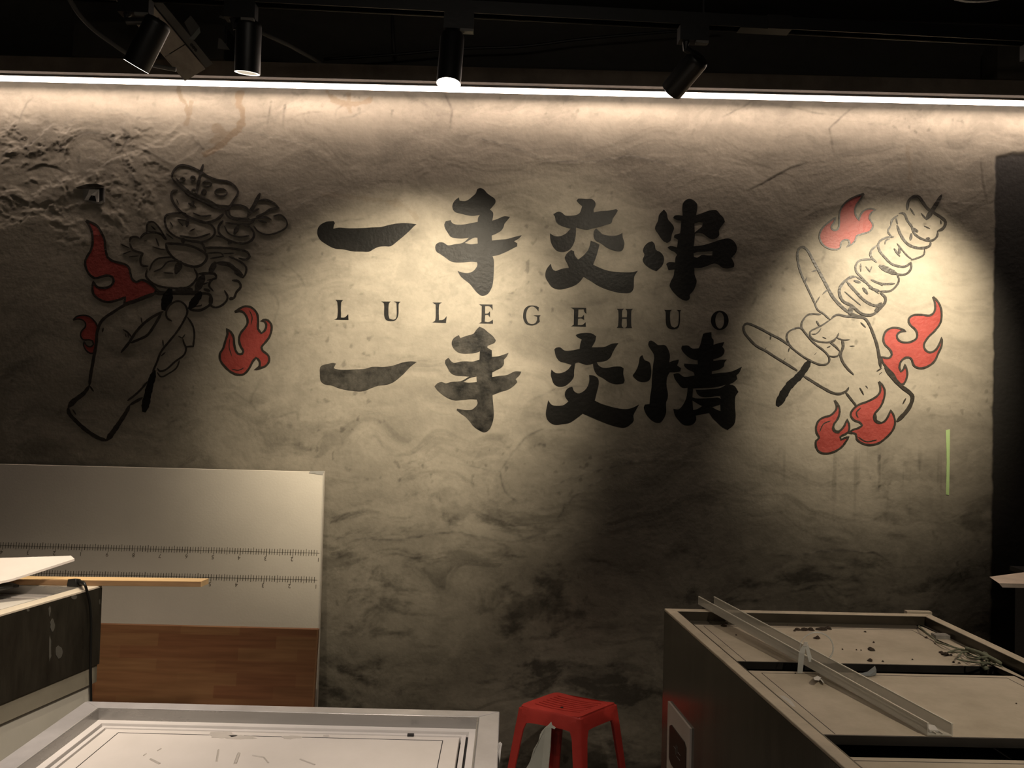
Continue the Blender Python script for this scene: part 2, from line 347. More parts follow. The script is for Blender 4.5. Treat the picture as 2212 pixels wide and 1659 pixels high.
CR += [
 (2.0, 1, FX, [(990, 290), (1080, 310), (1180, 345), (1230, 350), (1290, 330)]), (2.2, 1, FX, [(1150, 345), (1260, 350), (1380, 340), (1500, 372), (1560, 380), (1620, 372)]),
 (2.0, -1, FX, [(1620, 410), (1690, 372), (1740, 350)]), (1.6, 1, FX, [(2032, 358), (2090, 370), (2110, 372)]), (2.2, 1, FX, [(2032, 437), (2080, 438), (2130, 443)]),
 (1.8, -1, FX, [(2118, 345), (2122, 390), (2130, 430)]), (1.4, 1, FX, [(2060, 328), (2090, 336), (2120, 340)]), (1.5, 1, FX, [(1300, 300), (1360, 330), (1420, 360)]),
 (1.5, 1, FX, [(1760, 420), (1840, 400), (1960, 410), (2040, 405)]), (1.6, 1, FX, [(1590, 590), (1625, 600), (1632, 640), (1620, 670)]),
 (1.6, 1, FX, [(560, 600), (600, 650), (590, 700), (620, 720)]), (1.5, 1, FX, [(600, 560), (650, 600), (660, 640)]), (1.7, 1, FX, [(530, 560), (600, 590), (640, 600)]),
 (1.6, 1, FX, [(640, 500), (720, 480), (800, 470)]), (1.3, 1, FX, [(560, 820), (540, 870), (580, 900), (640, 890), (650, 930)]), (1.3, 1, FX, [(120, 960), (170, 930), (240, 960), (330, 920), (420, 900)]),
 (1.8, 1, FX, [(1190, 1050), (1280, 1020), (1420, 990), (1550, 1000)]), (2.2, 1, FX, [(1205, 1120), (1230, 1080), (1290, 1040), (1350, 1020)]), (1.5, 1, FX, [(1220, 1190), (1300, 1150), (1400, 1125)]),
 (1.8, 1, FX, [(700, 1160), (860, 1165), (980, 1150), (1100, 1170), (1180, 1150)]), (2, 1, FX, [(1600, 1180), (1700, 1200), (1800, 1190), (1950, 1200)]), (1.6, 1, FX, [(1080, 1020), (1120, 960), (1160, 930), (1240, 930)]),
 (1.5, 1, FX, [(1140, 870), (1200, 840), (1300, 835)]), (1.8, 1, FX, [(990, 1000), (1080, 1020), (1090, 1060), (1120, 1090)]), (1.6, 1, FX, [(1800, 330), (1790, 280), (1830, 240), (1870, 225)]),
 (1.6, 1, FX, [(1690, 230), (1740, 240), (1800, 250)]), (1.4, 1, FX, [(960, 200), (975, 240), (972, 280)]), (1.4, 1, FX, [(1560, 250), (1600, 235), (1620, 220)]),
]
for amp, side, (ox, oy, s), pl in CR:
    q = wpx(pl, ox, oy, s)
    q = [(a + .004 * random.uniform(-1, 1), b + .004 * random.uniform(-1, 1)) for a, b in q]
    D, Sg, Tt = segdist(q)
    env = np.sin(np.clip(Tt, .02, .98) * np.pi) ** .4
    nn = .7 + .5 * fbm(X * 14, Z * 14, 2, 5)[:, :] if amp > 2.4 else 1.0
    up = np.where(Sg * side > 0, 1, 0)
    Hh += amp * (.0010 if amp > 2.9 else .0007) * env * nn * np.exp(-D / .028) * up * (D < .085)
    tone -= .50 * min(1, amp / 2.0) * env * np.exp(-(D / .0050) ** 2) * (.6 + .5 * pnoise(X * 30, Z * 30, 6))
# stains: yellow-brown water marks under the LED
stain = np.zeros_like(X)
for (ox, oy, s), pl, w, a in ((B3, [(650, 130), (640, 250), (690, 420), (640, 560), (520, 640), (400, 760), (260, 850)], .016, .75), (B3, [(380, 540), (500, 600), (340, 700)], .018, .5),
        (B3, [(1690, 100), (1760, 180), (1900, 240), (2050, 250), (2200, 210)], .012, .6), (B3, [(1960, 130), (1960, 230), (1980, 350)], .010, .5), (A3, [(2130, 60), (2170, 180), (2230, 260), (2250, 420)], .010, .6),
        (B3, [(60, 240), (50, 380), (20, 480)], .010, .5), (FX, [(700, 420), (860, 440), (900, 470)], .012, .25), (FX, [(1960, 320), (1970, 420)], .010, .3)):
    D, Sg, Tt = segdist(wpx(pl, ox, oy, s))
    n_ = fbm(X * 20, Z * 20, 3, 15)
    stain = np.maximum(stain, a * (1 - sst(w * .7, w * 1.15, D + .010 * n_)))
# black unplastered strip on the right and above the beam
ex = aty(2146, 800).x; ez = aty(2146, 335).z
nb = .008 * fbm(X * 12, Z * 12, 3, 19)
blk = sst(-.006, .006, X - ex + nb * .6) * (1 - sst(-.008, .008, Z - ez + .02 * fbm(X * 5, Z * 5, 3, 29) - .02 * np.sin((X - ex) * 9)))
TOPZ = aty(1106, 148, WY).z
blk = np.maximum(blk, .88 * sst(TOPZ - .03, TOPZ, Z))
Hh -= .004 * blk
Hh = np.clip(Hh, -.012, .014)
tone = np.clip(tone, 0, 1)
def hgt(x, z):
    fx = min(max((x - GX0) / GS, 0), nx - 1.001); fz = min(max((z - GZ0) / GS, 0), nz - 1.001)
    i, j = int(fx), int(fz); a, b = fx - i, fz - j
    return (Hh[j, i] * (1 - a) + Hh[j, i + 1] * a) * (1 - b) + (Hh[j + 1, i] * (1 - a) + Hh[j + 1, i + 1] * a) * b
me = bpy.data.meshes.new('wall_back')
nv = nx * nz; me.vertices.add(nv)
co = np.empty((nv, 3), np.float32); co[:, 0] = X.ravel(); co[:, 1] = (WY - Hh).ravel(); co[:, 2] = Z.ravel()
me.vertices.foreach_set('co', co.ravel())
ii = (np.arange(nz - 1)[:, None] * nx + np.arange(nx - 1)[None, :]).ravel()
quads = np.stack([ii, ii + 1, ii + nx + 1, ii + nx], 1).astype(np.int32); nf = len(quads)
me.loops.add(nf * 4); me.polygons.add(nf)
me.loops.foreach_set('vertex_index', quads.ravel()); me.polygons.foreach_set('loop_start', np.arange(nf, dtype=np.int32) * 4)
me.polygons.foreach_set('use_smooth', np.ones(nf, bool)); me.update(calc_edges=True)
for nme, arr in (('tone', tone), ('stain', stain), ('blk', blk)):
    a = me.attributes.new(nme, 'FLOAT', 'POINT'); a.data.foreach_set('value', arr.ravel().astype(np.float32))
me.materials.append(M['wall'])
wall = bpy.data.objects.new('wall_back', me); COL.objects.link(wall); wall['kind'] = 'structure'
# ------------------------------------------------------------------ room shell
def struct(name, mb, m):
    o = mb.build(name, m); o['kind'] = 'structure'; return o
struct('floor', MB().box(-2.8, 2.8, -2.4, 3.42, FL - .06, FL), M['floor'])
struct('ceiling', MB().box(-2.8, 2.8, -2.4, 3.42, 3.3, 3.36), M['ceiling'])
struct('wall_left', MB().box(-2.86, -2.75, -2.4, 3.42, FL, 3.3), M['black_wall'])
struct('wall_right', MB().box(2.65, 2.76, -2.4, 3.42, FL, 3.3), M['black_wall'])
struct('wall_front', MB().box(-2.8, 2.8, -2.46, -2.4, FL, 3.3), M['black_wall'])
LZ = (aty(0, 172, 3.325).z + aty(2212, 219, 3.325).z) / 2     # LED centre height
BT = aty(1106, 147, 3.28).z
struct('trim_1', MB().box(-2.75, 2.65, 3.28, 3.398, LZ + .014, BT), M['beam'])
# second, recessed band above the beam and dark ceiling joists
struct('trim_2', MB().box(-2.75, 2.65, 3.15, 3.39, 3.16, 3.29), M['ceiling'])

# ------------------------------------------------------------------ LED strip
t = thing('led_strip', 'long glowing warm white light strip along the top of the mural wall', 'light strip', (0, 3.325, LZ))
MB().box(-2.74, 2.64, 3.311, 3.341, LZ + .006, LZ + .0138).build('housing', M['grey_tab'], t)
q = []
dz0, dz1 = LZ - .011, LZ + .006
g = MB(); N = 14; xs = np.linspace(-2.73, 2.63, N + 1)
for a, b in zip(xs[:-1], xs[1:]):
    prof = [(3.314, dz1), (3.313, LZ - .004), (3.318, dz0), (3.332, dz0), (3.338, LZ - .004), (3.337, dz1)]
    n = len(prof)
    g.add([(a, y, z) for y, z in prof] + [(b, y, z) for y, z in prof], [(i, (i + 1) % n, n + (i + 1) % n, n + i) for i in range(n)])
g.build('diffuser', M['glow'], t)
for k in range(4):
    l = area('led_light', (-2.04 + 1.345 * k, 3.326, LZ - .014), (-2.04 + 1.345 * k, 3.352, LZ - .2), 1.34, .02, 4.4, LEDC)
    l.rotation_euler = (Vector((0, .10, -1))).to_track_quat('-Z', 'Y').to_euler()
    l.parent = t; l.location = (-2.04 + 1.345 * k, .001, -.014)

# ------------------------------------------------------------------ mural
def paint_fill(name, outlines, m, parent, off, tr=(0, 0, 1), step=3.0, **kw):
    """outlines: closed outlines traced on the wall; even-odd filled thin paint layer following the relief"""
    ox, oy, s = tr
    rings = []
    for o_ in outlines:
        q = [(ox + p[0] * s, oy + p[1] * s) for p in o_]
        c = crom(q, step, True)
        rings.append([Vector(((lambda w: (w.x, w.z))(aty(v.x, v.y, WY)))) for v in c])
    V = []; E = []; rid = []
    for r in rings:
        n0 = len(V); V += r; E += [(n0 + i, n0 + (i + 1) % len(r)) for i in range(len(r))]
    A = np.array([(v.x, v.y) for v in V])
    segs = np.array([(A[a][0], A[a][1], A[b][0], A[b][1]) for a, b in E])
    def inside(x, y):
        c = ((segs[:, 1] > y) != (segs[:, 3] > y))
        sg = segs[c]
        if len(sg) == 0: return False
        xi = sg[:, 0] + (y - sg[:, 1]) / (sg[:, 3] - sg[:, 1]) * (sg[:, 2] - sg[:, 0])
        return (np.sum(xi > x) % 2) == 1
    x0, z0 = A.min(0); x1, z1 = A.max(0); st = .018
    nb_ = len(V); V2 = list(V)
    for x in np.arange(x0 + st / 2, x1, st):
        for z in np.arange(z0 + st / 2, z1, st):
            if np.min((A[:, 0] - x) ** 2 + (A[:, 1] - z) ** 2) > (.006) ** 2 and inside(x, z): V2.append(Vector((x, z)))
    vo, eo, fo, _, _, _ = delaunay_2d_cdt(V2, E, [], 0, 1e-6)
    fs = [f for f in fo if inside(sum(vo[i].x for i in f) / len(f), sum(vo[i].y for i in f) / len(f))]
    def P(v, o_): return (v.x, WY - hgt(v.x, v.y) - o_, v.y)
    n = len(vo)
    verts = [P(v, off) for v in vo] + [P(v, -.0005) for v in vo]
    faces = []; cnt = {}
    for f in fs:
        a, b, c = f
        cr_ = (vo[b].x - vo[a].x) * (vo[c].y - vo[a].y) - (vo[b].y - vo[a].y) * (vo[c].x - vo[a].x)
        if cr_ < 0: f = (a, c, b)
        faces.append(tuple(f))
        for i in range(3):
            k = (f[i], f[(i + 1) % 3]); cnt[k] = 1
    for (a, b) in list(cnt):
        if (b, a) not in cnt: faces.append((a, n + a, n + b, b))
    used = sorted({i for f in faces for i in f}); mp_ = {u: i for i, u in enumerate(used)}
    return obj(name, [verts[u] for u in used], [tuple(mp_[i] for i in f) for f in faces], m, parent, **kw)
_sj = [0]
def ribbon(mb, pts, w, off, tr, taper=.35, closed=False):
    ox, oy, s = tr
    q = [(ox + p[0] * s, oy + p[1] * s) for p in pts]
    c = crom(q, 4, closed, 80)
    if closed: c.append(c[0])
    ws = w if isinstance(w, (tuple, list)) else (w, w)
    n = len(c); base = len(mb.v); _sj[0] += 1; jit = (_sj[0] % 9) * .00007
    acc = [0]
    for i in range(1, n): acc.append(acc[-1] + (c[i] - c[i - 1]).length)
    tot = max(acc[-1], 1e-6)
    for i in range(n):
        tv = c[min(i + 1, n - 1)] - c[max(i - 1, 0)]
        if tv.length < 1e-6: tv = Vector((1, 0))
        tv.normalize(); nv_ = Vector((-tv.y, tv.x))
        u = acc[i] / tot; hw = s * 1.18 * (ws[0] + (ws[1] - ws[0]) * u) / 2
        if not closed:
            e = min(acc[i], tot - acc[i]) / (4.0 + hw); hw *= taper + (1 - taper) * min(1, e)
        hw *= 1 + .13 * math.sin(i * 1.7 + _sj[0]) * math.sin(i * .6 + 2 * _sj[0])
        for sg in (-1, 1):
            a = c[i] + nv_ * hw * sg; p = aty(a.x, a.y, WY)
            h = hgt(p.x, p.z)
            mb.v.append(Vector((p.x, WY - h - off - jit, p.z))); mb.v.append(Vector((p.x, WY - h + .0005, p.z)))
    for i in range(n - 1):
        a = base + 4 * i; b = a + 4
        mb.f += [(a, b, b + 2, a + 2), (a, a + 1, b + 1, b), (a + 2, b + 2, b + 3, a + 3)]
    mb.f += [(base, base + 2, base + 3, base + 1), (base + 4 * (n - 1), base + 4 * n - 3, base + 4 * n - 1, base + 4 * n - 2)]
TA = (670, 390, 480 / 2212); TB = (1150, 390, 480 / 2212); TC = (670, 620, 480 / 2212); TD = (1150, 620, 480 / 2212)
TE = (1590, 400, 480 / 2212); TF = (1590, 640, 480 / 2212); TG = (130, 340, 520 / 2212); TH = (130, 600, 520 / 2212)
BP, BW = M['black_paint'], M['black_worn']
def chars(name, outs, m, tr, label): return paint_fill(name, outs, m, wall, .0016, tr, label=label)
chars('painted_character', [[(75,490),(100,445),(160,412),(235,405),(248,425),(238,445),(232,480),(290,470),(380,476),(500,475),(620,468),(700,465),(780,445),(870,428),(960,425),(1058,435),(1030,460),(985,505),(930,555),(870,605),(800,655),(740,655),(680,662),(630,685),(590,708),(500,708),(420,705),(330,685),(250,678),(170,640),(100,590),(75,540)]], BP, TA, 'black brush character of one flat stroke in the upper line of the mural')
chars('painted_character', [[(1665,85),(1700,75),(1735,95),(1760,125),(1800,155),(1840,185),(1845,220),(1820,255),(1790,290),(1820,318),(1822,350),(1812,400),(1860,385),(1930,357),(1990,362),(1960,400),(1935,430),(1925,465),(1900,500),(1850,530),(1808,548),(1810,598),(1880,590),(1960,582),(2040,560),(2105,545),(2080,575),(2030,605),(2062,625),(2060,655),(2010,680),(1940,715),(1870,742),(1815,752),(1828,790),(1830,850),(1828,920),(1822,1000),(1810,1060),(1780,1115),(1745,1142),(1700,1145),(1660,1115),(1630,1080),(1590,1030),(1540,990),(1500,955),(1480,925),(1468,900),(1510,915),(1560,922),(1610,910),(1645,880),(1665,840),(1660,812),(1600,808),(1520,815),(1440,815),(1390,800),(1350,770),(1300,735),(1255,705),(1245,665),(1255,635),(1290,615),(1330,620),(1370,645),(1440,635),(1520,620),(1585,568),(1520,578),(1450,575),(1400,560),(1370,520),(1345,480),(1335,440),(1350,405),(1400,395),(1412,420),(1450,438),(1530,438),(1600,425),(1668,412),(1672,370),(1690,342),(1620,352),(1560,345),(1500,330),(1445,315),(1418,280),(1418,240),(1440,200),(1480,168),(1488,200),(1540,205),(1580,188),(1620,155),(1650,125)],
 [(1540,622),(1600,585),(1640,568),(1665,570),(1668,628),(1600,635)]], BP, TA, 'black brush character for hand in the upper line of the mural')
chars('painted_character', [[(440,200),(455,182),(540,185),(590,185),(625,215),(628,250),(610,290),(612,318),(680,305),(760,300),(835,285),(850,300),(825,345),(800,380),(785,425),(740,440),(680,460),(610,475),(540,492),(490,482),(435,468),(430,560),(415,620),(380,680),(340,705),(295,712),(245,700),(205,655),(182,600),(175,525),(215,550),(270,555),(330,530),(380,480),(320,462),(265,440),(235,405),(225,360),(208,335),(260,310),(300,325),(330,350),(430,345),(470,325),(485,290),(495,255),(460,225)],
 [(635,478),(665,505),(700,535),(770,550),(850,545),(895,522),(900,570),(915,620),(905,680),(880,705),(810,698),(740,668),(680,625),(625,595),(610,560),(612,505)],
 [(580,600),(625,615),(668,640),(655,690),(635,760),(605,838),(660,865),(740,895),(830,910),(920,915),(1000,912),(1050,898),(1015,955),(1010,1010),(1005,1080),(975,1115),(900,1120),(810,1105),(730,1080),(650,1045),(580,1000),(510,960),(470,1010),(420,1045),(350,1070),(270,1085),(200,1065),(155,1010),(130,960),(138,890),(182,828),(200,880),(230,900),(290,880),(365,868),(345,820),(322,770),(345,725),(385,692),(415,705),(420,740),(455,788),(510,745),(555,690),(572,640)]], BP, TB, 'black brush character with crossed legs in the upper line of the mural')
chars('painted_character', [[(1308,290),(1335,320),(1350,385),(1395,440),(1410,475),(1390,530),(1375,600),(1340,622),(1300,600),(1250,530),(1220,480),(1230,440),(1250,400),(1262,340)],
 [(1190,605),(1215,630),(1230,690),(1275,715),(1305,755),(1310,800),(1290,850),(1235,903),(1180,880),(1120,835),(1097,790),(1115,740),(1100,700),(1115,655),(1150,620)],
 [(1560,183),(1600,195),(1640,240),(1630,345),(1690,325),(1760,300),(1830,297),(1870,340),(1900,370),(1915,410),(1880,460),(1855,500),(1860,540),(1830,575),(1780,582),(1740,560),(1700,530),(1650,520),(1618,530),(1612,600),(1605,655),(1690,645),(1780,620),(1870,590),(1950,577),(2000,600),(2035,660),(2025,720),(1980,770),(2010,830),(2005,860),(1940,875),(1890,865),(1850,835),(1810,825),(1740,850),(1680,868),(1612,870),(1615,940),(1635,1000),(1620,1060),(1600,1100),(1565,1140),(1568,1170),(1540,1195),(1490,1185),(1430,1140),(1380,1080),(1365,1040),(1385,990),(1405,950),(1415,885),(1355,893),(1332,830),(1360,812),(1420,815),(1425,765),(1440,740),(1420,715),(1370,690),(1345,665),(1375,652),(1440,665),(1450,590),(1430,578),(1408,565),(1415,540),(1470,525),(1478,460),(1480,400),(1430,390),(1402,370),(1415,350),(1450,345),(1495,350),(1495,240),(1520,200)],
 [(1612,430),(1650,415),(1695,418),(1690,455),(1655,485),(1615,518)], [(1603,725),(1640,712),(1720,708),(1795,702),(1790,745),(1740,745),(1690,740),(1640,768),(1608,760)]], BP, TB, 'black brush character like a skewer, last in the upper line of the mural')
chars('painted_character', [[(100,800),(120,780),(180,765),(225,755),(258,762),(235,805),(250,815),(330,825),(440,820),(540,815),(620,795),(740,795),(830,780),(920,752),(1000,740),(1062,745),(1030,768),(985,805),(940,855),(890,900),(830,945),(760,972),(680,980),(610,1005),(560,1025),(500,1038),(420,1032),(330,1018),(270,1000),(220,980),(140,965),(105,930),(98,870)]], BW, TC, 'blotchy black brush character of one flat stroke in the lower line of the mural')
chars('painted_character', [[(1685,395),(1730,415),(1770,450),(1820,490),(1848,530),(1835,555),(1800,570),(1765,585),(1765,605),(1808,630),(1810,695),(1870,690),(1920,675),(1975,655),(1955,695),(1928,725),(1930,760),(1905,800),(1850,830),(1812,850),(1812,895),(1880,885),(1960,875),(2040,840),(2100,842),(2085,875),(2045,915),(2062,945),(2030,980),(1970,1020),(1890,1045),(1815,1075),(1818,1120),(1825,1200),(1828,1280),(1815,1350),(1785,1415),(1740,1445),(1690,1430),(1630,1390),(1590,1340),(1545,1290),(1500,1260),(1458,1225),(1465,1210),(1520,1222),(1590,1225),(1620,1215),(1665,1165),(1658,1118),(1600,1115),(1520,1122),(1440,1128),(1370,1105),(1310,1065),(1260,1020),(1238,990),(1265,960),(1310,945),(1350,960),(1400,945),(1500,936),(1585,890),(1520,885),(1450,880),(1400,855),(1365,800),(1342,755),(1345,730),(1378,703),(1400,735),(1430,755),(1500,742),(1560,740),(1620,742),(1685,722),(1690,640),(1640,655),(1570,662),(1500,658),(1450,635),(1415,590),(1410,545),(1435,505),(1480,478),(1495,508),(1560,485),(1625,465),(1655,425)],
 [(1525,945),(1590,905),(1655,888),(1658,945),(1580,952)]], BW, TC, 'blotchy black brush character for hand in the lower line of the mural')
chars('painted_character', [[(432,478),(460,465),(520,457),(590,462),(635,490),(625,540),(590,600),(650,600),(720,595),(790,565),(858,558),(825,605),(800,650),(780,695),(740,730),(690,742),(640,745),(655,775),(690,800),(740,805),(810,793),(880,793),(908,810),(905,870),(918,930),(905,960),(830,967),(760,945),(700,905),(640,870),(610,810),(603,762),(540,775),(490,760),(455,750),(425,760),(415,840),(410,900),(370,950),(320,985),(265,992),(215,965),(190,905),(183,870),(190,822),(230,855),(290,855),(350,825),(390,775),(330,755),(270,738),(235,690),(218,620),(235,605),(275,600),(320,632),(400,630),(470,615),(478,560),(492,522),(450,500)],
 [(565,875),(620,885),(655,915),(660,970),(640,1050),(620,1130),(680,1160),(760,1185),(840,1205),(930,1215),(1000,1200),(1062,1168),(1030,1225),(1005,1280),(1008,1330),(960,1380),(910,1400),(830,1388),(740,1360),(640,1320),(560,1285),(500,1260),(440,1305),(370,1350),(290,1365),(220,1370),(160,1335),(135,1280),(140,1210),(158,1127),(190,1170),(240,1182),(310,1175),(358,1140),(325,1090),(325,1050),(350,1010),(398,992),(410,1030),(450,1058),(490,1050),(540,1005),(565,940)]], BP, TD, 'black brush character with crossed legs in the lower line of the mural')
chars('painted_character', [[(1095,678),(1115,725),(1165,750),(1180,800),(1182,870),(1160,930),(1110,945),(1060,938),(1010,900),(998,880),(1040,815),(1060,750),(1070,695)],
 [(1180,533),(1215,550),(1250,577),(1320,580),(1350,620),(1368,680),(1362,750),(1400,735),(1455,722),(1455,740),(1440,780),(1480,810),(1470,840),(1420,848),(1365,850),(1340,900),(1335,980),(1348,1060),(1345,1110),(1330,1150),(1328,1260),(1280,1345),(1240,1353),(1190,1330),(1135,1270),(1108,1200),(1120,1170),(1165,1165),(1172,1090),(1185,1000),(1190,900),(1200,780),(1210,680),(1170,610),(1152,575),(1160,540)],
 [(1725,457),(1782,450),(1785,505),(1802,525),(1802,575),(1850,560),(1910,548),(1890,595),(1912,630),(1895,680),(1850,705),(1800,720),(1800,738),(1870,725),(1935,722),(1910,755),(1905,790),(1850,825),(1785,838),(1785,868),(1860,855),(1950,848),(2010,830),(2085,793),(2060,850),(2030,880),(2040,915),(2000,950),(1958,968),(2010,985),(2050,1045),(2020,1090),(2015,1180),(2022,1290),(2005,1370),(1945,1422),(1890,1395),(1830,1340),(1790,1300),(1760,1255),(1700,1265),(1625,1280),(1630,1320),(1600,1365),(1555,1380),(1500,1370),(1440,1310),(1415,1270),(1403,1212),(1450,1218),(1490,1185),(1525,1120),(1540,1055),(1545,1003),(1490,1003),(1450,960),(1415,910),(1403,868),(1450,858),(1510,893),(1612,882),(1605,850),(1550,822),(1510,785),(1510,762),(1560,765),(1645,770),(1645,730),(1580,715),(1520,670),(1482,615),(1490,585),(1550,583),(1590,612),(1655,610),(1675,560),(1690,500),(1700,465)],
 [(1598,1010),(1700,1005),(1800,1000),(1880,985),(1930,970),(1870,1004),(1800,1014),(1700,1023),(1625,1022),(1640,1062),(1680,1092),(1760,1097),(1830,1087),(1870,1085),(1878,1118),(1850,1100),(1780,1104),(1640,1110),(1592,1098)],
 [(1592,1130),(1640,1160),(1690,1185),(1640,1215),(1600,1225)], [(1790,1195),(1870,1170),(1875,1235),(1830,1220)]], BP, TD, 'black brush character for feeling, last in the lower line of the mural')
# latin letters
def ell(cx, cy, rx, ry, n=22): return [(cx + rx * math.cos(2 * math.pi * i / n), cy + ry * math.sin(2 * math.pi * i / n)) for i in range(n)]
LET = [('L', TA, [[(252,1188),(330,1190),(310,1215),(308,1365),(345,1362),(380,1330),(383,1388),(242,1385),(270,1365),(272,1215)]], 'L near the left drawing, first of the row'),
 ('U', TA, [[(710,1205),(805,1205),(785,1225),(780,1330),(790,1375),(830,1385),(855,1370),(862,1330),(860,1220),(835,1205),(903,1207),(883,1225),(878,1340),(850,1390),(800,1400),(755,1385),(738,1345),(735,1225)]], 'U, second of the row'),
 ('L', TA, [[(1218,1215),(1312,1215),(1285,1235),(1282,1390),(1325,1385),(1360,1350),(1352,1418),(1218,1412),(1245,1392),(1250,1235)]], 'L, third of the row'),
 ('E', TA, [[(1680,1232),(1815,1235),(1817,1295),(1800,1265),(1780,1250),(1742,1250),(1742,1325),(1770,1322),(1790,1300),(1792,1365),(1770,1338),(1742,1340),(1738,1405),(1780,1408),(1818,1385),(1820,1425),(1678,1422),(1705,1408),(1708,1250)]], 'E, brightly lit, fourth of the row'),
 ('G', FX, [[(1163,673),(1157,665),(1149,662),(1141,666),(1137,676),(1137,687),(1141,697),(1149,700),(1156,698),(1160,691),(1160,684),(1152,681),(1168,681),(1165,685),(1166,695),(1157,701),(1148,703),(1137,700),(1131,691),(1130,680),(1133,668),(1141,661),(1150,660),(1158,661),(1164,664)]], 'G, fifth of the row'),
 ('E', TB, [[(385,1265),(535,1268),(538,1325),(520,1310),(510,1282),(458,1282),(455,1362),(490,1360),(513,1335),(515,1390),(490,1372),(455,1375),(452,1440),(500,1435),(530,1410),(532,1455),(388,1450),(412,1435),(415,1285)]], 'E, sixth of the row'),
 ('H', TB, [[(840,1277),(912,1277),(895,1295),(893,1362),(940,1362),(940,1295),(925,1278),(1000,1278),(985,1298),(985,1450),(993,1468),(922,1468),(938,1452),(938,1375),(893,1375),(890,1450),(908,1468),(838,1465),(852,1450),(855,1295)]], 'H, seventh of the row'),
 ('U', TB, [[(1312,1288),(1390,1288),(1372,1305),(1372,1400),(1385,1450),(1415,1465),(1445,1445),(1455,1400),(1455,1305),(1435,1288),(1480,1290),(1470,1305),(1468,1410),(1450,1465),(1405,1482),(1355,1470),(1330,1430),(1325,1305)]], 'U, eighth of the row'),
 ('O', TB, [ell(1865, 1392, 88, 97), ell(1865, 1392, 44, 82)], 'O, last of the row')]
for ch, tr, outs, lb in LET: paint_fill('painted_letter', outs, BP, wall, .0015, tr, step=2.0, label='small black painted serif capital ' + lb)
# flames
def flame(outline, tr, label, w=14, inner=()):
    f = paint_fill('painted_flame', [outline], M['red'], wall, .0008, tr, label=label)
    mb = MB(); ribbon(mb, outline, w, .0014, tr, closed=True)
    for pl, ww in inner: ribbon(mb, pl, ww, .0014, tr)
    mb.build('flame_outline', M['ink'], f)
flame([(240,580),(275,640),(295,700),(300,780),(285,850),(250,910),(230,960),(240,1020),(270,1075),(320,1110),(370,1100),(430,1085),(480,1100),(492,1140),(460,1185),(400,1200),(340,1190),(305,1140),(298,1200),(310,1260),(370,1310),(440,1330),(530,1312),(600,1285),(590,1345),(700,1310),(800,1270),(870,1245),(880,1210),(850,1180),(800,1145),(750,1125),(700,1145),(660,1115),(645,1060),(630,1010),(600,985),(530,965),(480,950),(440,920),(425,880),(415,820),(410,760),(380,690),(340,630),(290,600)], TG, 'large dark red painted flame behind the left painted hand', 18)
flame([(122,390),(150,360),(200,345),(260,352),(310,390),(345,450),(340,520),(330,600),(325,690),(280,695),(240,665),(218,620),(222,585),(245,622),(280,635),(310,610),(300,580),(260,570),(215,570),(190,530),(200,490),(235,450),(232,410),(200,385),(160,380)], TH, 'small dark red painted flame left of the left painted wrist', 12)
flame([(1605,315),(1650,285),(1700,263),(1760,275),(1810,330),(1820,400),(1820,470),(1850,510),(1885,480),(1895,430),(1875,400),(1845,395),(1890,385),(1930,410),(1945,460),(1925,540),(1890,590),(1850,640),(1860,670),(1910,710),(1922,760),(1890,810),(1840,830),(1790,848),(1835,810),(1830,760),(1800,735),(1770,770),(1740,830),(1690,885),(1630,890),(1570,865),(1510,810),(1475,760),(1470,700),(1500,650),(1520,580),(1540,510),(1530,470),(1570,500),(1595,550),(1600,610),(1620,680),(1655,705),(1685,680),(1660,630),(1645,570),(1660,510),(1700,460),(1725,410),(1710,350),(1670,310)], TH, 'red painted flame between the left drawing and the lettering', 17,
 [([(1740,300),(1765,360),(1755,430)], 7), ([(1560,560),(1555,640),(1580,720)], 6), ([(1580,840),(1640,850),(1690,830)], 7)])
flame([(1268,85),(1230,150),(1195,200),(1180,260),(1195,310),(1222,350),(1235,300),(1270,255),(1330,235),(1390,245),(1345,275),(1325,330),(1350,370),(1362,410),(1330,460),(1260,485),(1200,505),(1185,550),(1150,590),(1100,613),(1130,580),(1120,550),(1080,545),(1045,570),(1030,630),(980,640),(920,630),(860,590),(830,530),(835,470),(870,415),(920,370),(990,320),(975,370),(945,420),(970,450),(1010,440),(1025,390),(1025,310),(1040,240),(1090,170),(1170,120)], TE, 'faded red painted flame above the right painted hand', 14)
flame([(1960,5),(2005,50),(2035,110),(2045,190),(2030,270),(1980,340),(1910,410),(1870,480),(1880,530),(1930,560),(1990,530),(2030,460),(2048,412),(2045,490),(2010,570),(1970,650),(1890,705),(1820,715),(1770,690),(1740,620),(1690,610),(1640,650),(1625,710),(1640,750),(1670,720),(1680,680),(1700,740),(1700,800),(1670,870),(1640,880),(1600,840),(1560,770),(1500,710),(1455,650),(1450,605),(1520,615),(1550,580),(1530,530),(1480,480),(1465,420),(1490,350),(1550,315),(1620,318),(1690,345),(1640,350),(1600,390),(1620,440),(1680,460),(1750,450),(1800,410),(1790,340),(1730,280),(1718,230),(1760,190),(1850,185),(1930,190),(1975,150),(1980,80)], TF, 'large bright red painted flame right of the right painted wrist', 17)
flame([(980,1035),(1020,1090),(1030,1150),(1010,1220),(970,1280),(975,1330),(1020,1345),(1070,1300),(1105,1225),(1125,1290),(1115,1350),(1070,1380),(1035,1400),(1045,1430),(1080,1410),(1120,1400),(1090,1450),(1050,1500),(980,1545),(900,1565),(830,1550),(795,1500),(795,1440),(825,1410),(800,1360),(795,1300),(820,1240),(870,1205),(930,1190),(970,1160),(1000,1110)], TF, 'lowest small red painted flame under the right painted hand', 17, [([(940,1240),(870,1270),(830,1350)], 9), ([(960,1290),(970,1340),(1030,1360)], 18)])
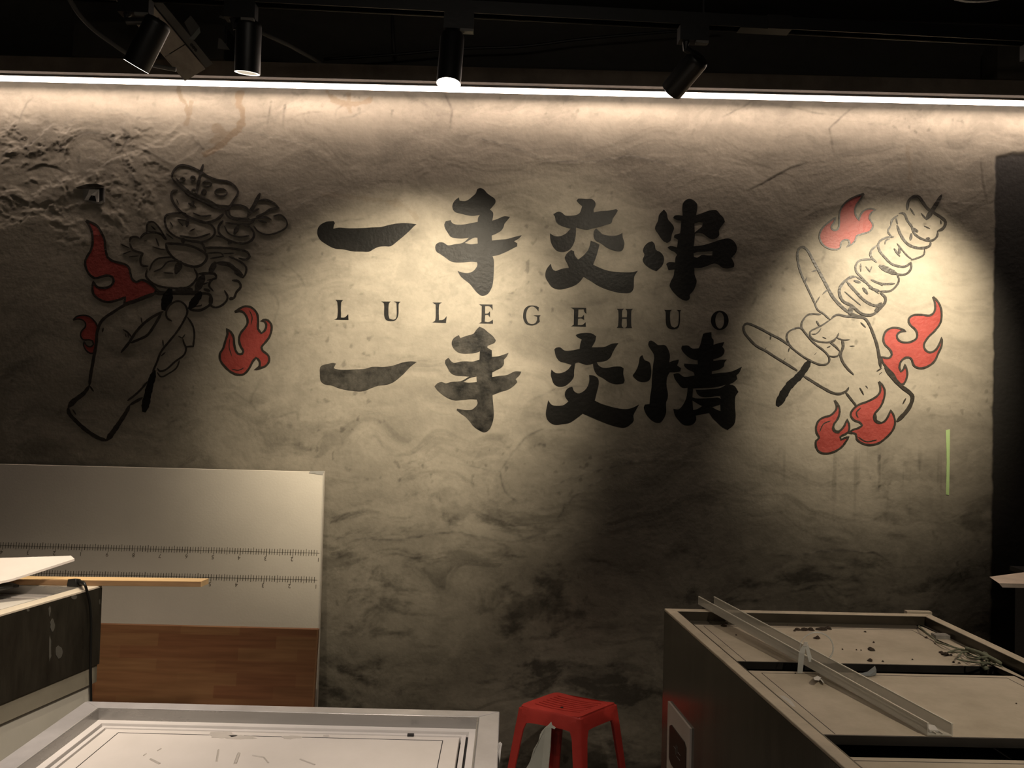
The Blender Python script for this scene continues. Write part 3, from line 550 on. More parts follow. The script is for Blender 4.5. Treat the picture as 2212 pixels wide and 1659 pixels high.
flame([(1420,850),(1460,890),(1480,950),(1465,1040),(1430,1110),(1380,1170),(1370,1220),(1410,1260),(1470,1250),(1510,1200),(1540,1135),(1570,1190),(1582,1260),(1560,1330),(1500,1400),(1420,1460),(1330,1480),(1250,1460),(1200,1420),(1190,1370),(1120,1360),(1160,1330),(1220,1310),(1255,1285),(1230,1255),(1170,1230),(1140,1180),(1160,1130),(1220,1080),(1300,1050),(1380,1010),(1430,960),(1435,900)], TF, 'bright red painted flame across the right painted wrist', 17, [([(1240,1110),(1195,1160),(1215,1210)], 12), ([(1385,1160),(1390,1240),(1450,1262)], 28), ([(1215,1400),(1290,1445),(1400,1430)], 9)])

# right hand and its skewer
def drawing(name, label, strokes, m=None, wash=()):
    mb = MB()
    for w, tr, pl in strokes: ribbon(mb, pl, w, .0020, tr)
    return mb.build(name, m or M['ink'], wall, label=label)
drawing('painted_hand', 'black line drawing of a right hand with two raised fingers holding a stick', [
 ((16,26),TF,[(935,235),(1000,185),(1100,200),(1200,205),(1280,220),(1330,290),(1370,390),(1400,480),(1420,580),(1430,650),(1440,710)]),
 (32,TF,[(1480,705),(1560,810),(1650,900),(1750,985),(1745,1060),(1700,1140),(1600,1245)]),
 (13,TF,[(935,235),(850,290),(770,330),(735,355),(740,400),(790,440),(860,455),(930,455),(1000,410),(1020,365)]),
 (9,TF,[(750,375),(790,375),(830,345),(845,315)]),(11,TF,[(1000,410),(1060,435),(1130,430)]),
 ((24,16),TF,[(1055,430),(1065,500),(1040,580),(1060,650),(1110,720),(1170,780)]),
 (16,TF,[(930,455),(990,500),(1030,545)]),(12,TF,[(1030,545),(1015,590),(960,600),(920,590)]),(30,TF,[(950,455),(990,430)]),
 (14,TF,[(845,180),(725,180),(670,230),(650,300),(700,380),(780,470),(860,530),(910,580),(930,630),(910,670),(840,680),(770,655),(700,620),(620,565),(540,495),(505,420),(510,370),(560,330),(640,315),(690,365)]),
 (17,TF,[(540,495),(430,420),(340,375),(230,315),(110,270),(75,300),(85,360),(130,420),(200,490),(300,545),(400,610),(500,670),(610,740)]),
 ((12,26),TE,[(935,1340),(870,1280),(810,1240),(780,1170),(700,1000),(640,860),(610,720),(620,640),(660,615),(710,650),(760,740),(820,850),(900,1000),(960,1110),(1040,1200),(1120,1270)]),
 (20,TF,[(670,790),(780,860),(880,920),(960,960),(1030,970),(1100,940),(1120,905)]),(18,TF,[(1085,950),(1140,1020),(1200,1095)]),
 (12,TE,[(755,860),(815,840)]),(12,TE,[(860,1085),(900,1050),(925,1040)]),(10,TE,[(705,920),(690,960)]),(10,TE,[(830,1110),(790,1180)]),
 (12,TF,[(350,385),(340,430)]),(12,TF,[(530,510),(522,550)]),(12,TF,[(300,512),(280,530)]),(12,TF,[(490,620),(470,640)]),
 (12,TF,[(1230,910),(1270,980)]),(9,TF,[(1290,890),(1310,915)]),(12,TF,[(1400,745),(1450,715)]),(10,TF,[(1425,775),(1450,755)]),(14,TF,[(1690,1015),(1660,1070)]),(12,TF,[(1240,260),(1290,310)]),
 (16,TF,[(800,245),(830,300)]),(9,TF,[(780,580),(800,560)]),(11,TF,[(905,510),(940,495)]),(8,TF,[(1130,495),(1180,495)]),(8,TF,[(860,405),(895,420)])])
drawing('painted_stick', 'black painted stick end below the right painted hand', [((52,74),TF,[(740,630),(640,780),(520,900),(410,1090)])], BP)
drawing('painted_skewer', 'line drawing of meat pieces on a skewer above the right painted hand', [
 (50,TE,[(1150,1200),(1130,1290)]),((26,44),TE,[(2045,95),(1960,240),(1890,345)]),(24,TE,[(1120,1270),(1200,1300),(1280,1320)]),
 (22,TE,[(1190,910),(1130,920),(1050,990),(1025,1060),(1060,1150),(1150,1200),(1250,1280),(1350,1290),(1420,1240),(1480,1170),(1485,1120),(1430,1065)]),
 (22,TE,[(1100,960),(1180,1050),(1280,1150),(1390,1200),(1450,1170)]),(9,TE,[(1080,1060),(1160,1130),(1240,1195)]),(14,TE,[(1190,910),(1290,970),(1420,1080)]),(28,TE,[(1260,1020),(1310,1085)]),
 (26,TE,[(1170,950),(1240,970)]),(24,TE,[(1380,1250),(1460,1180)]),
 (16,TE,[(1430,1055),(1540,1050),(1610,980),(1620,930),(1600,890)]),(16,TE,[(1350,1030),(1250,920),(1195,860),(1190,800),(1230,750),(1370,735)]),(20,TE,[(1320,1020),(1430,1055)]),
 (18,TE,[(1340,940),(1440,980),(1580,980)]),(28,TE,[(1430,975),(1460,1000)]),(12,TE,[(1240,780),(1240,860)]),(12,TE,[(1290,810),(1330,860),(1350,810)]),(44,TE,[(1420,800),(1500,840),(1600,885)]),
 (18,TE,[(1400,770),(1340,710),(1345,650),(1400,600)]),(18,TE,[(1570,515),(1500,520),(1420,570),(1420,640),(1480,720),(1560,790),(1680,810),(1740,770),(1740,830),(1700,880),(1620,890),(1540,860)]),
 (18,TE,[(1570,630),(1630,710)]),(11,TE,[(1600,580),(1700,700),(1760,745)]),(12,TE,[(1480,590),(1490,550),(1530,535)]),(30,TE,[(1620,620),(1630,680)]),
 (15,TE,[(1740,745),(1820,720),(1870,690),(1875,640)]),(15,TE,[(1545,510),(1510,460),(1540,400)]),(22,TE,[(1600,400),(1640,500),(1700,580),(1780,620),(1870,625),(1930,600),(1935,560)]),
 (18,TE,[(1540,400),(1550,350),(1610,300)]),(14,TE,[(1590,330),(1605,390)]),(18,TE,[(1620,280),(1670,285),(1700,350),(1750,420),(1770,480),(1860,540),(1950,550),(2000,510),(2005,460)]),
 (42,TE,[(1750,430),(1810,465)]),(32,TE,[(1745,480),(1735,550)]),(28,TE,[(1890,530),(1930,530)]),
 (24,TE,[(1700,250),(1720,150),(1800,110),(1850,160),(1900,230),(1960,270),(2050,330),(2085,370),(2060,430),(2000,460)]),(12,TE,[(1730,230),(1775,300)]),(14,TE,[(1840,280),(1890,340)]),(10,TE,[(1870,405),(1930,435)]),(14,TE,[(2035,350),(2040,390)])])
# left hand and its skewers
drawing('painted_hand', 'black line drawing of a left hand and wrist gripping two skewers', [
 ((20,24),TH,[(870,150),(700,215),(600,250),(500,310),(390,390),(345,490),(335,600),(310,740),(285,880),(270,990)]),
 ((22,46),TH,[(270,990),(220,1060),(130,1130),(75,1190)]),(30,TH,[(75,1190),(80,1240),(140,1310),(240,1400),(350,1470),(430,1495)]),((44,26),TH,[(430,1495),(520,1370),(610,1230),(640,1170)]),
 (16,TH,[(270,990),(310,1045)]),(16,TH,[(115,1210),(145,1255)]),(22,TH,[(640,1170),(760,1100)]),(15,TH,[(620,1130),(720,1050),(810,950)]),
 (15,TH,[(1030,400),(985,370),(975,320),(1010,250),(1085,215),(1145,245),(1170,310),(1140,390),(1080,490),(1000,590),(930,680),(890,780),(850,870)]),
 (19,TH,[(950,310),(850,360),(760,430),(690,510),(640,590),(560,690)]),(19,TH,[(930,330),(860,450),(800,530),(720,570),(650,600)]),
 (9,TH,[(745,365),(755,425)]),(14,TH,[(580,475),(620,500),(660,545)]),(7,TH,[(600,510),(608,545)]),(7,TH,[(625,515),(628,550)]),(13,TH,[(400,460),(390,500)]),
 (14,TH,[(1170,360),(1220,440),(1235,520),(1225,630),(1150,635)]),(14,TH,[(1130,560),(1140,600),(1160,650),(1140,710),(1060,770),(980,840),(920,860),(895,830)]),
 (11,TH,[(1100,760),(1070,830),(1000,880),(930,910),(895,870)]),(10,TH,[(945,570),(950,630)]),(9,TH,[(1085,535),(1125,555),(1150,520)]),(12,TH,[(970,685),(930,720)]),
 (20,TH,[(870,150),(1000,145),(1200,150),(1320,145),(1380,160),(1390,230),(1340,275),(1280,300),(1190,295)]),(11,TH,[(1240,265),(1300,255),(1300,245)])])
drawing('painted_stick', 'thick black painted stick below the left painted hand', [((44,64),TH,[(870,850),(820,1020),(770,1235)]),(78,TH,[(1015,100),(950,300)]),(58,TH,[(1300,130),(1185,290)])], BP)
drawing('painted_skewer', 'line drawing of lotus root, mushrooms and greens on skewers at left', [
 (15,TG,[(1030,190),(1045,130),(1110,75),(1190,85),(1290,130),(1380,185),(1460,210),(1550,225),(1620,280),(1635,330),(1600,390),(1570,440),(1560,470),(1500,475),(1430,465),(1360,425),(1280,385),(1200,350),(1130,300),(1070,240),(1030,190)]),
 (11,TG,[(1065,190),(1120,250),(1200,320),(1300,365),(1380,400),(1450,440),(1540,445)]),(24,TG,[(1150,330),(1280,390),(1400,450),(1480,475)]),
 (10,TG,ell(1130,205,24,17,8)+[(1154,205)]),(10,TG,ell(1225,195,22,22,8)+[(1247,195)]),(11,TG,ell(1355,245,42,25,9)+[(1397,245)]),(10,TG,ell(1232,312,20,22,8)+[(1252,312)]),(11,TG,ell(1325,320,22,24,8)+[(1347,320)]),(11,TG,ell(1480,322,58,33,11)),
 (22,TG,[(1318,65),(1290,170),(1250,350)]),(30,TG,[(1225,400),(1215,450)]),(22,TG,[(1180,420),(1250,460)]),
 (20,TG,[(1080,300),(1030,320),(1030,390),(1080,470),(1150,530),(1240,570),(1340,600),(1440,570),(1500,520)]),(11,TG,[(1220,510),(1300,540),(1390,530)]),(10,TG,[(1070,385),(1090,430)]),
 (15,TG,[(1160,515),(1040,515),(970,540),(970,620),(1010,690),(1090,740),(1200,770),(1320,775),(1410,720),(1420,660),(1370,610),(1260,575)]),(30,TG,[(1175,550),(1165,640)]),(12,TG,[(1080,570),(1160,580)]),(10,TG,[(1085,580),(1130,630)]),
 (9,TG,[(1010,590),(1040,640)]),(10,TG,[(1190,680),(1240,655)]),(14,TG,[(1100,720),(1250,740),(1380,700)]),(54,TG,[(1130,740),(1130,790)]),(12,TG,[(975,700),(1040,750)]),
 (13,TG,[(800,700),(805,610),(860,595),(920,660),(980,760)]),(12,TG,[(840,630),(880,670)]),(16,TG,[(730,750),(780,700),(870,690),(930,710),(970,760)]),(16,TG,[(640,780),(650,740),(700,730),(740,750)]),
 (17,TG,[(640,790),(670,850),(760,880),(740,930),(750,990),(810,1000)]),(10,TG,[(555,795),(640,835)]),(9,TG,[(575,890),(650,860)]),(9,TG,[(630,915),(720,905)]),(12,TG,[(880,740),(910,820)]),(10,TG,[(850,820),(910,840),(970,850)]),(9,TG,[(770,770),(800,760)]),
 (19,TG,[(970,790),(990,860),(1050,930),(1140,980),(1240,1005),(1310,980),(1350,910),(1300,860),(1200,815),(1080,795),(970,790)]),(20,TG,[(1190,770),(1300,790),(1340,870)]),
 (12,TG,[(820,1040),(850,970),(900,930),(1040,915)]),(10,TG,[(860,1050),(930,1020),(990,960),(1080,950)]),(55,TG,[(1110,950),(1060,1070)]),(12,TG,[(950,1060),(1040,1065)]),
 (16,TG,[(800,1030),(790,1090),(830,1140),(900,1180),(1010,1200),(1150,1200),(1220,1160),(1260,1090),(1230,1020)]),(22,TG,[(870,1200),(920,1240),(1100,1240),(1280,1235)]),(44,TG,[(1060,1215),(1220,1215)]),(60,TG,[(1320,1080),(1250,1230)]),
 (17,TG,[(1330,830),(1450,830),(1600,840),(1720,870),(1745,910),(1710,940),(1640,925)]),(11,TG,[(1350,880),(1480,880),(1500,910),(1380,930)]),(11,TG,[(1500,885),(1600,880)]),
 (15,TG,[(1550,910),(1640,950),(1710,1010),(1700,1080),(1680,1105),(1600,1060)]),(34,TG,[(1440,970),(1550,985),(1620,1040),(1680,1085)]),(46,TG,[(1430,960),(1370,1070)]),(20,TG,[(1270,1070),(1420,1070),(1440,1110)]),(11,TG,[(1350,1130),(1440,1115)]),
 (16,TG,[(1440,1105),(1390,1130),(1370,1180),(1410,1230)]),(34,TG,[(1320,1210),(1380,1230)]),(11,TG,[(1300,1170),(1360,1150)]),(18,TG,[(1580,1130),(1640,1140),(1660,1190),(1620,1240),(1600,1290),(1560,1310)]),(42,TG,[(1555,1300),(1590,1295)]),
 (16,TG,[(1510,1220),(1540,1290),(1500,1350),(1430,1380),(1380,1350),(1380,1260)]),
 (30,TG,[(1840,330),(1790,430),(1720,550)]),(17,TG,[(1540,490),(1550,450),(1640,440),(1720,470),(1740,520)]),(15,TG,[(1520,480),(1540,540),(1620,575),(1740,580),(1800,560)]),(12,TG,[(1550,470),(1570,540),(1650,560),(1740,560)]),
 (17,TG,[(1500,580),(1460,630),(1460,690),(1510,740),(1600,780),(1700,790),(1770,750),(1780,690),(1740,640),(1680,620)]),(12,TG,[(1520,600),(1600,610),(1740,610),(1790,580)]),(12,TG,[(1510,630),(1550,700),(1640,730),(1740,720)]),
 (36,TG,[(1640,620),(1600,710)]),(11,TG,[(1430,720),(1500,740),(1580,790)]),(32,TG,[(1565,770),(1545,800)]),
 (18,TG,[(1830,400),(1890,390),(1960,420),(2010,465),(1930,480),(1870,520),(1800,545)]),(16,TG,[(1760,510),(1830,470)]),(16,TG,[(1800,560),(1890,550),(1940,570)]),(12,TG,[(1960,540),(2030,530),(2085,590),(2080,640),(2000,690),(1900,710),(1820,680),(1780,630)]),(13,TG,[(1820,580),(1900,600)])])
# junction hole with torn paper in the plaster
def wq(pts, tr, off):
    ox, oy, s = tr; r = []
    for x, y in pts:
        p = aty(ox + x * s, oy + y * s, WY); r.append(Vector((p.x, WY - hgt(p.x, p.z) - off, p.z)))
    return r
def wallprism(name, pts, tr, o0, o1, m, parent=wall, **kw):
    return MB().hexa(wq(pts, tr, o0), wq(pts, tr, o1)).build(name, m, parent, **kw)
jb = wallprism('junction_box', [(1000,1250),(1260,1240),(1255,1420),(1200,1445),(1010,1410)], A3, -.002, .004, M['box_grey'], label='small square electrical box set in the rough plaster')
wallprism('opening', [(1030,1275),(1240,1262),(1235,1400),(1190,1420),(1040,1395)], A3, .003, .0048, M['gap'], jb)
wallprism('torn_cover', [(1085,1280),(1195,1275),(1190,1420),(1165,1425),(1150,1350),(1105,1345),(1060,1400),(1020,1400),(1065,1330)], A3, .004, .008, M['paper_white'], jb)
wallprism('plaster_lip', [(930,1258),(1050,1218),(1180,1212),(1260,1238),(1255,1262),(1040,1262)], A3, 0, .012, M['wall'], jb)
# green masking tape strip, two flaps
tp = tag(wallprism('masking_tape', [(222,280),(252,272),(250,560),(246,775),(222,770),(228,520)], (1980, 850, 232 / 819), .0005, .0018, M['green_tape'], None), 'thin vertical strip of green masking tape on the right of the wall', 'tape')

# ------------------------------------------------------------------ boards leaning against the wall
def leanboard(name, label, cat, px_top, x0, x1, ybot, ytop, th, m, edge, bottom=0.0):
    ztop = px_top
    t = thing(name, label, cat, ((x0 + x1) / 2, ybot, bottom))
    MB().hexa([(x0, ybot, bottom), (x1, ybot, bottom), (x1, ybot + th, bottom), (x0, ybot + th, bottom)], [(x0, ytop, ztop), (x1, ytop, ztop), (x1, ytop + th, ztop), (x0, ytop + th, ztop)]).build('panel', m, t)
    return t
YT, YB = 3.345, 3.18
tr_ = aty(698, 1020, YT)
def boardpt(px, py):
    """intersection of a pixel ray with the board's front plane"""
    d = ray(px, py); k = (YT - YB) / (tr_.z - FL)
    s = (YB + k * (CAM.z - FL)) / (d.y - k * d.z); return CAM + d * s
p1 = boardpt(698, 1020); p2 = boardpt(688, 1350)
gb = thing('grey_board', 'tall grey panel printed with ruler scales leaning on the wall at left', 'board', ((-2.6 + p1.x) / 2, YB, FL))
X0b = -2.6; slope = (p2.x - p1.x) / (p2.z - p1.z)
xb = p1.x + slope * (FL - p1.z)
th = .022
MB().hexa([(X0b, YB, FL), (xb, YB, FL), (xb, YB + th, FL), (X0b, YB + th, FL)], [(X0b, YT, p1.z), (p1.x, YT, p1.z), (p1.x, YT + th, p1.z), (X0b, YT + th, p1.z)]).build('panel', M['grey_board'], gb)
e = .003
MB().hexa([(xb - .002, YB - .0008, FL), (xb + e, YB - .0008, FL), (xb + e, YB + th + .0008, FL), (xb - .002, YB + th + .0008, FL)], [(p1.x - .002, YT - .0008, p1.z + .002), (p1.x + e, YT - .0008, p1.z + .002), (p1.x + e, YT + th + .0008, p1.z + .002), (p1.x - .002, YT + th + .0008, p1.z + .002)]).build('cut_edge', M['board_edge'], gb)
# torn face paper at the top corner
MB().hexa([p1 + Vector((-.06, -.001, -.004)), p1 + Vector((0, -.001, -.012)), p1 + Vector((.006, -.004, .006)), p1 + Vector((-.055, -.002, .003))], [p1 + Vector((-.06, -.0025, -.004)), p1 + Vector((0, -.0025, -.012)), p1 + Vector((.006, -.006, .006)), p1 + Vector((-.055, -.0035, .003))]).build('torn_corner', M['paper_white'], gb)
bn = Vector((0, -(p1.z - FL), (YT - YB))).normalized()   # front normal of the board
bu = Vector((1, 0, 0)); bv = Vector((0, YT - YB, p1.z - FL)).normalized()
def ruler(pxr, pyr, name):
    P0 = boardpt(pxr, pyr); mb = MB()
    sp = (boardpt(631, 1200) - boardpt(574, 1199)).length / 10
    def bar(cx, cz, w, h):
        c = P0 - bu * cx + bv * cz; mb.hexa([c + bu * a * w / 2 + bv * b * h / 2 + bn * .0001 for a, b in ((-1, -1), (1, -1), (1, 1), (-1, 1))], [c + bu * a * w / 2 + bv * b * h / 2 + bn * .0007 for a, b in ((-1, -1), (1, -1), (1, 1), (-1, 1))])
    n = 134
    bar(n * sp / 2, 0, n * sp, .0013)
    for i in range(1, n):
        hh = .024 if i % 5 else .030
        bar(i * sp, (-.001 if i % 10 == 0 else .001) + random.uniform(-.001, .001), .0024 * random.uniform(.7, 1.2), hh)
    o = mb.build(name, M['print'], gb)
    txts = MB()
    for k in range(0, 13):
        cu = bpy.data.curves.new('digit', 'FONT'); cu.body = str((k + 1) % 10) if k < 9 else str(k - 8); cu.size = .024; cu.align_x = 'CENTER'; cu.align_y = 'CENTER'; cu.resolution_u = 2
        to = bpy.data.objects.new('digit', cu); COL.objects.link(to)
        dg = bpy.context.evaluated_depsgraph_get(); em = to.evaluated_get(dg).to_mesh()
        c = P0 - bu * (.003 + k * 10 * sp) - bv * .026
        vs = [c - bu * v.co.x - bv * v.co.y + bn * .0007 for v in em.vertices]
        txts.add(vs, [tuple(p.vertices)[::-1] for p in em.polygons])
        to.to_mesh_clear(); bpy.data.objects.remove(to)
    txts.build('printed_number', M['print'], o, kind='stuff')
ruler(690, 1195, 'ruler_scale'); ruler(685, 1253, 'ruler_scale')
# wood board in front of it
YW0, YW1 = 3.02, 3.10
a = aty(686, 1360, YW1); 
wb = thing('wood_board', 'reddish brown laminated wood board standing before the grey panel', 'board', (-1.5, YW0, FL))
MB().hexa([(-2.3, YW0, FL), (a.x - .004, YW0, FL), (a.x - .004, YW0 + .018, FL), (-2.3, YW0 + .018, FL)], [(-2.3, YW1, a.z), (a.x, YW1, a.z), (a.x, YW1 + .018, a.z), (-2.3, YW1 + .018, a.z)]).build('panel', M['wood'], wb)
MB().hexa([(a.x - .006, YW0 - .0006, FL), (a.x - .0005, YW0 - .0006, FL), (a.x - .0005, YW0 + .0186, FL), (a.x - .006, YW0 + .0186, FL)], [(a.x - .002, YW1 - .0006, a.z), (a.x + .003, YW1 - .0006, a.z), (a.x + .003, YW1 + .0186, a.z), (a.x - .002, YW1 + .0186, a.z)]).build('edge_band', mat('pale_edge_band', (.26, .13, .06), .5), wb)

# ------------------------------------------------------------------ island freezers
class Fz:
    """bilinear plan: corners back-left, back-right, front-left, front-right at rim height"""
    def __init__(s, bl, br, fl, fr, top): s.c = [Vector((p[0], p[1], 0)) for p in (bl, br, fl, fr)]; s.top = top; s.w = (s.c[1] - s.c[0]).length; s.d = (s.c[2] - s.c[0]).length
    def P(s, u, v, z):   # metres from left, metres from back
        a, b = u / s.w, v / s.d
        p = (s.c[0] * (1 - a) + s.c[1] * a) * (1 - b) + (s.c[2] * (1 - a) + s.c[3] * a) * b
        return Vector((p.x, p.y, z))
    def box(s, mb, u0, u1, v0, v1, z0, z1):
        q = [(u0, v1), (u1, v1), (u1, v0), (u0, v0)]
        return mb.hexa([s.P(u, v, z0) for u, v in q], [s.P(u, v, z1) for u, v in q])
def freezer(fz, label, lids, rim, mats, lidz, fascia=.245, backrim=None, smudges=False):
    w, d, T = fz.w, fz.d, fz.top; br_ = backrim or rim
    t = thing('island_freezer', label, 'freezer', fz.P(w / 2, d / 2, FL))
    # body: hollow shell walls so the well is real
    mb = MB(); ins = .012
    for a in ((ins, rim * .8, ins, d - ins), (w - rim * .8, w - ins, ins, d - ins), (ins, w - ins, ins, rim * .8), (ins, w - ins, d - rim * .8, d - ins)): fz.box(mb, *a, FL + .06, T - fascia)
    fz.box(mb, ins, w - ins, ins, d - ins, FL + .05, FL + .10); mb.build('body', mats['body'], t)
    mb = MB()
    for a in ((.03, w - .03, .03, d - .03),): fz.box(mb, *a, FL, FL + .05)
    mb.build('plinth', M['gap'], t)
    for nm, a, mm in (('side_panel', (0, rim * .7, 0, d), 'side'), ('side_panel', (w - rim * .7, w, 0, d), 'side'), ('end_panel', (rim * .7, w - rim * .7, 0, rim * .7), 'side'), ('end_panel', (rim * .7, w - rim * .7, d - rim * .7, d), 'side')):
        o = fz.box(MB(), *a, T - fascia, T - .008).build(nm, mats[mm], t)
    mb = MB()
    for a in ((.004, rim * .7, .004, d - .004), (w - rim * .7, w - .004, .004, d - .004), (.004, w - .004, .004, rim * .7), (.004, w - .004, d - rim * .7, d - .004)): fz.box(mb, *a, T - fascia - .055, T - fascia - .0005)
    mb.build('trim_band', mats['band'], t)
    # rim: four mitred bars
    Q = [(0, 0), (w, 0), (w, d), (0, d)]; I = [(rim, br_), (w - rim, br_), (w - rim, d - rim), (rim, d - rim)]
    for k in range(4):
        k2 = (k + 1) % 4; pl = [Q[k], Q[k2], I[k2], I[k]]
        o = MB().hexa([fz.P(*p, T - .008) for p in pl][::-1], [fz.P(*p, T) for p in pl][::-1]).build('rim', mats['rim'], t); bevel(o, .0018, 2)
    # inner upstand
    mb = MB(); z0 = lidz - .004
    J = [(rim + .003, br_ + .003), (w - rim - .003, br_ + .003), (w - rim - .003, d - rim - .003), (rim + .003, d - rim - .003)]
    for k in range(4):
        k2 = (k + 1) % 4; pl = [I[k], I[k2], J[k2], J[k]]
        mb.hexa([fz.P(*p, z0) for p in pl][::-1], [fz.P(*p, T - .0005) for p in pl][::-1])
    mb.build('inner_wall', mats['inner'], t)
    # track ledge: two plastic rails round the well
    for q_, (g0, g1, zz, mm) in enumerate(((.003, .017, lidz + .004, 'ledge'), (.017, .022, lidz - .006, 'gapm'), (.022, .030, lidz + .001, 'ledge'))):
        mb = MB(); a0, a1 = g0, g1
        o4 = [(rim + a0, br_ + a0), (w - rim - a0, br_ + a0), (w - rim - a0, d - rim - a0), (rim + a0, d - rim - a0)]
        i4 = [(rim + a1, br_ + a1), (w - rim - a1, br_ + a1), (w - rim - a1, d - rim - a1), (rim + a1, d - rim - a1)]
        for k in range(4):
            k2 = (k + 1) % 4; pl = [o4[k], o4[k2], i4[k2], i4[k]]
            mb.hexa([fz.P(*p, zz - .012) for p in pl][::-1], [fz.P(*p, zz) for p in pl][::-1])
        mb.build(('track_rail', 'track_gap', 'track_rail')[q_], mats[mm], t)
    fz.box(MB(), rim + .01, w - rim - .01, br_ + .01, d - rim - .01, lidz - .20, lidz - .19).build('well_floor', M['gap'], t)
    lo = []
    for (v0, v1, dz, u_in) in lids:
        z = lidz + dz
        o = fz.box(MB(), rim + .033 + u_in, w - rim - .033 - u_in, v0, v1, z - .012, z).build('lid', mats['lid'], t); bevel(o, .0015, 1)
        mb = MB(); fr = .030
        for a in ((rim + .033 + fr, w - rim - .033 - fr, v0 + .016, v0 + .0175), (rim + .033 + fr, rim + .0345 + fr, v0 + .0175, v1 - .006), (w - rim - .0345 - fr, w - rim - .033 - fr, v0 + .0175, v1 - .006)): fz.box(mb, *a, z - .001, z + .0004)
        mb.build('lid_groove', M['gap'], o)
        mb = MB(); fz.box(mb, rim + .033 + u_in, w - rim - .033 - u_in, v1 - .0005, v1 + .004, z - .016, z + .0015); mb.build('lid_edge', mats['lidedge'], o)
        lo.append((o, z))
    return t, lo
mats_front = dict(body=M['body_white'], side=M['body_white'], band=M['band'], rim=M['steel'], inner=M['steel_in'], ledge=M['white_plastic'], gapm=M['gap'], lid=M['lid'], lidedge=M['dark_metal'])
mats_right = dict(body=M['side_dark'], side=M['side_dark'], band=M['side_dark'], rim=M['film'], inner=mat('dark_inner_wall', (.05, .042, .03), .3, metal=.4, var=.2), ledge=mat('dark_rail', (.085, .072, .055), .4), gapm=M['gap'], lid=M['dusty_lid'], lidedge=M['dark_metal'])
mats_left = dict(body=M['body_white'], side=M['fascia'], band=M['band'], rim=M['film'], inner=M['steel_in'], ledge=M['white_plastic'], gapm=M['gap'], lid=M['lid'], lidedge=M['dark_metal'])
mats_left['rim'] = mat('left_rim', (.62, .55, .45), .4, var=.06)
ZT = .85
f1 = Fz((-.815, 1.548), (-.008, 1.548), (-.815, -.25), (-.008, -.25), ZT)
t1, l1 = freezer(f1, 'white lidded island freezer with steel rim in the foreground at left', [(.062, .9, 0, 0), (.86, 1.70, .014, 0)], .040, mats_front, ZT - .026, backrim=.030)
f1.c[3] = f1.c[3]
# right freezer
a = at(1435, 1314, ZT); b = at(1822, 1655, ZT); c = at(2008, 1326, ZT); d_ = at(2212, 1421, ZT)
def ext(p, q, L): v = (q - p); v.z = 0; v.normalize(); return p + v * L
fl = ext(a, b, 1.5); fr = ext(c, d_, 1.5)
f2 = Fz(a, c, fl, fr, ZT)
vY = lambda py, z=ZT - .03: (a.y - at(1750, py, z).y)
t2, l2 = freezer(f2, 'dark dusty island freezer at right with plastic channel across its lids', [(.055, vY(1434), 0, 0), (vY(1455), vY(1593), .003, 0), (vY(1612), 1.42, -.02, 0)], .030, mats_right, ZT - .03, fascia=.82, backrim=.030)
# control panel on its left side
def sidept(px, py):
    """pixel ray meets the left side plane of the right freezer"""
    n = (fl - a).cross(Vector((0, 0, 1))); d = ray(px, py); return CAM + d * ((a - CAM).dot(n) / d.dot(n))
nrm = (fl - a).cross(Vector((0, 0, 1))).normalized()
if nrm.x > 0: nrm = -nrm
def sideprism(name, pts, o0, o1, m, par, **kw):
    P_ = [sidept(*p) for p in pts]; return MB().hexa([p + nrm * o0 for p in P_], [p + nrm * o1 for p in P_]).build(name, m, par, **kw)
sp0 = sidept(1447, 1514); sp1 = sidept(1495, 1569); 
P4 = [sp0, Vector((sp1.x, sp1.y, sp0.z)), Vector((sp1.x, sp1.y, sp0.z - .30)), Vector((sp0.x, sp0.y, sp0.z - .30))]
cp = MB().hexa([p + nrm * .0002 for p in P4], [p + nrm * .006 for p in P4]).build('control_panel', M['label_white'], t2, label='white control panel with dark display on the freezer side')
def lerpP(u, v): return P4[0] + (P4[1] - P4[0]) * u + (P4[3] - P4[0]) * v
rr = [(.14, .20), (.22, .17), (.80, .17), (.88, .20), (.88, .50), (.80, .53), (.22, .53), (.14, .50)]
MB().hexa([lerpP(u, v) + nrm * .006 for u, v in rr], [lerpP(u, v) + nrm * .0085 for u, v in rr]).build('display', M['label_dark'], cp)
mk = MB()
for u, v, du, dv in ((.36, .33, .10, .004), (.46, .29, .006, .09), (.56, .33, .10, .004), (.50, .38, .14, .004), (.52, .29, .006, .06)):
    mk.hexa([lerpP(u, v) + nrm * .0085, lerpP(u + du, v) + nrm * .0085, lerpP(u + du, v + dv) + nrm * .0085, lerpP(u, v + dv) + nrm * .0085], [lerpP(u, v) + nrm * .009, lerpP(u + du, v) + nrm * .009, lerpP(u + du, v + dv) + nrm * .009, lerpP(u, v + dv) + nrm * .009])
mk.build('display_mark', M['grey_tab'], cp)
sg = MB(); sg.tube([lerpP(.45, .62) + nrm * .0065, lerpP(.5, .66) + nrm * .0065, lerpP(.42, .70) + nrm * .0065, lerpP(.40, .80) + nrm * .0065], .001, 5); sg.build('scribble', M['label_dark'], cp)
# left freezer
a3 = at(221, 1263.5, ZT); b3 = at(0, 1327, ZT)
f3r = ext(a3, b3, 1.5); wdt = .80
bl3 = Vector((a3.x - wdt, at(27, 1258.7, ZT).y, ZT)); fl3 = Vector((bl3.x - (a3.x - f3r.x), f3r.y, ZT))
f3 = Fz(bl3, a3, fl3, f3r, ZT)
t3, l3 = freezer(f3, 'freezer with black side band and white body at the left edge', [(.06, .75, 0, 0), (.72, 1.43, .012, 0)], .040, mats_left, ZT - .030, fascia=.245, backrim=.030)
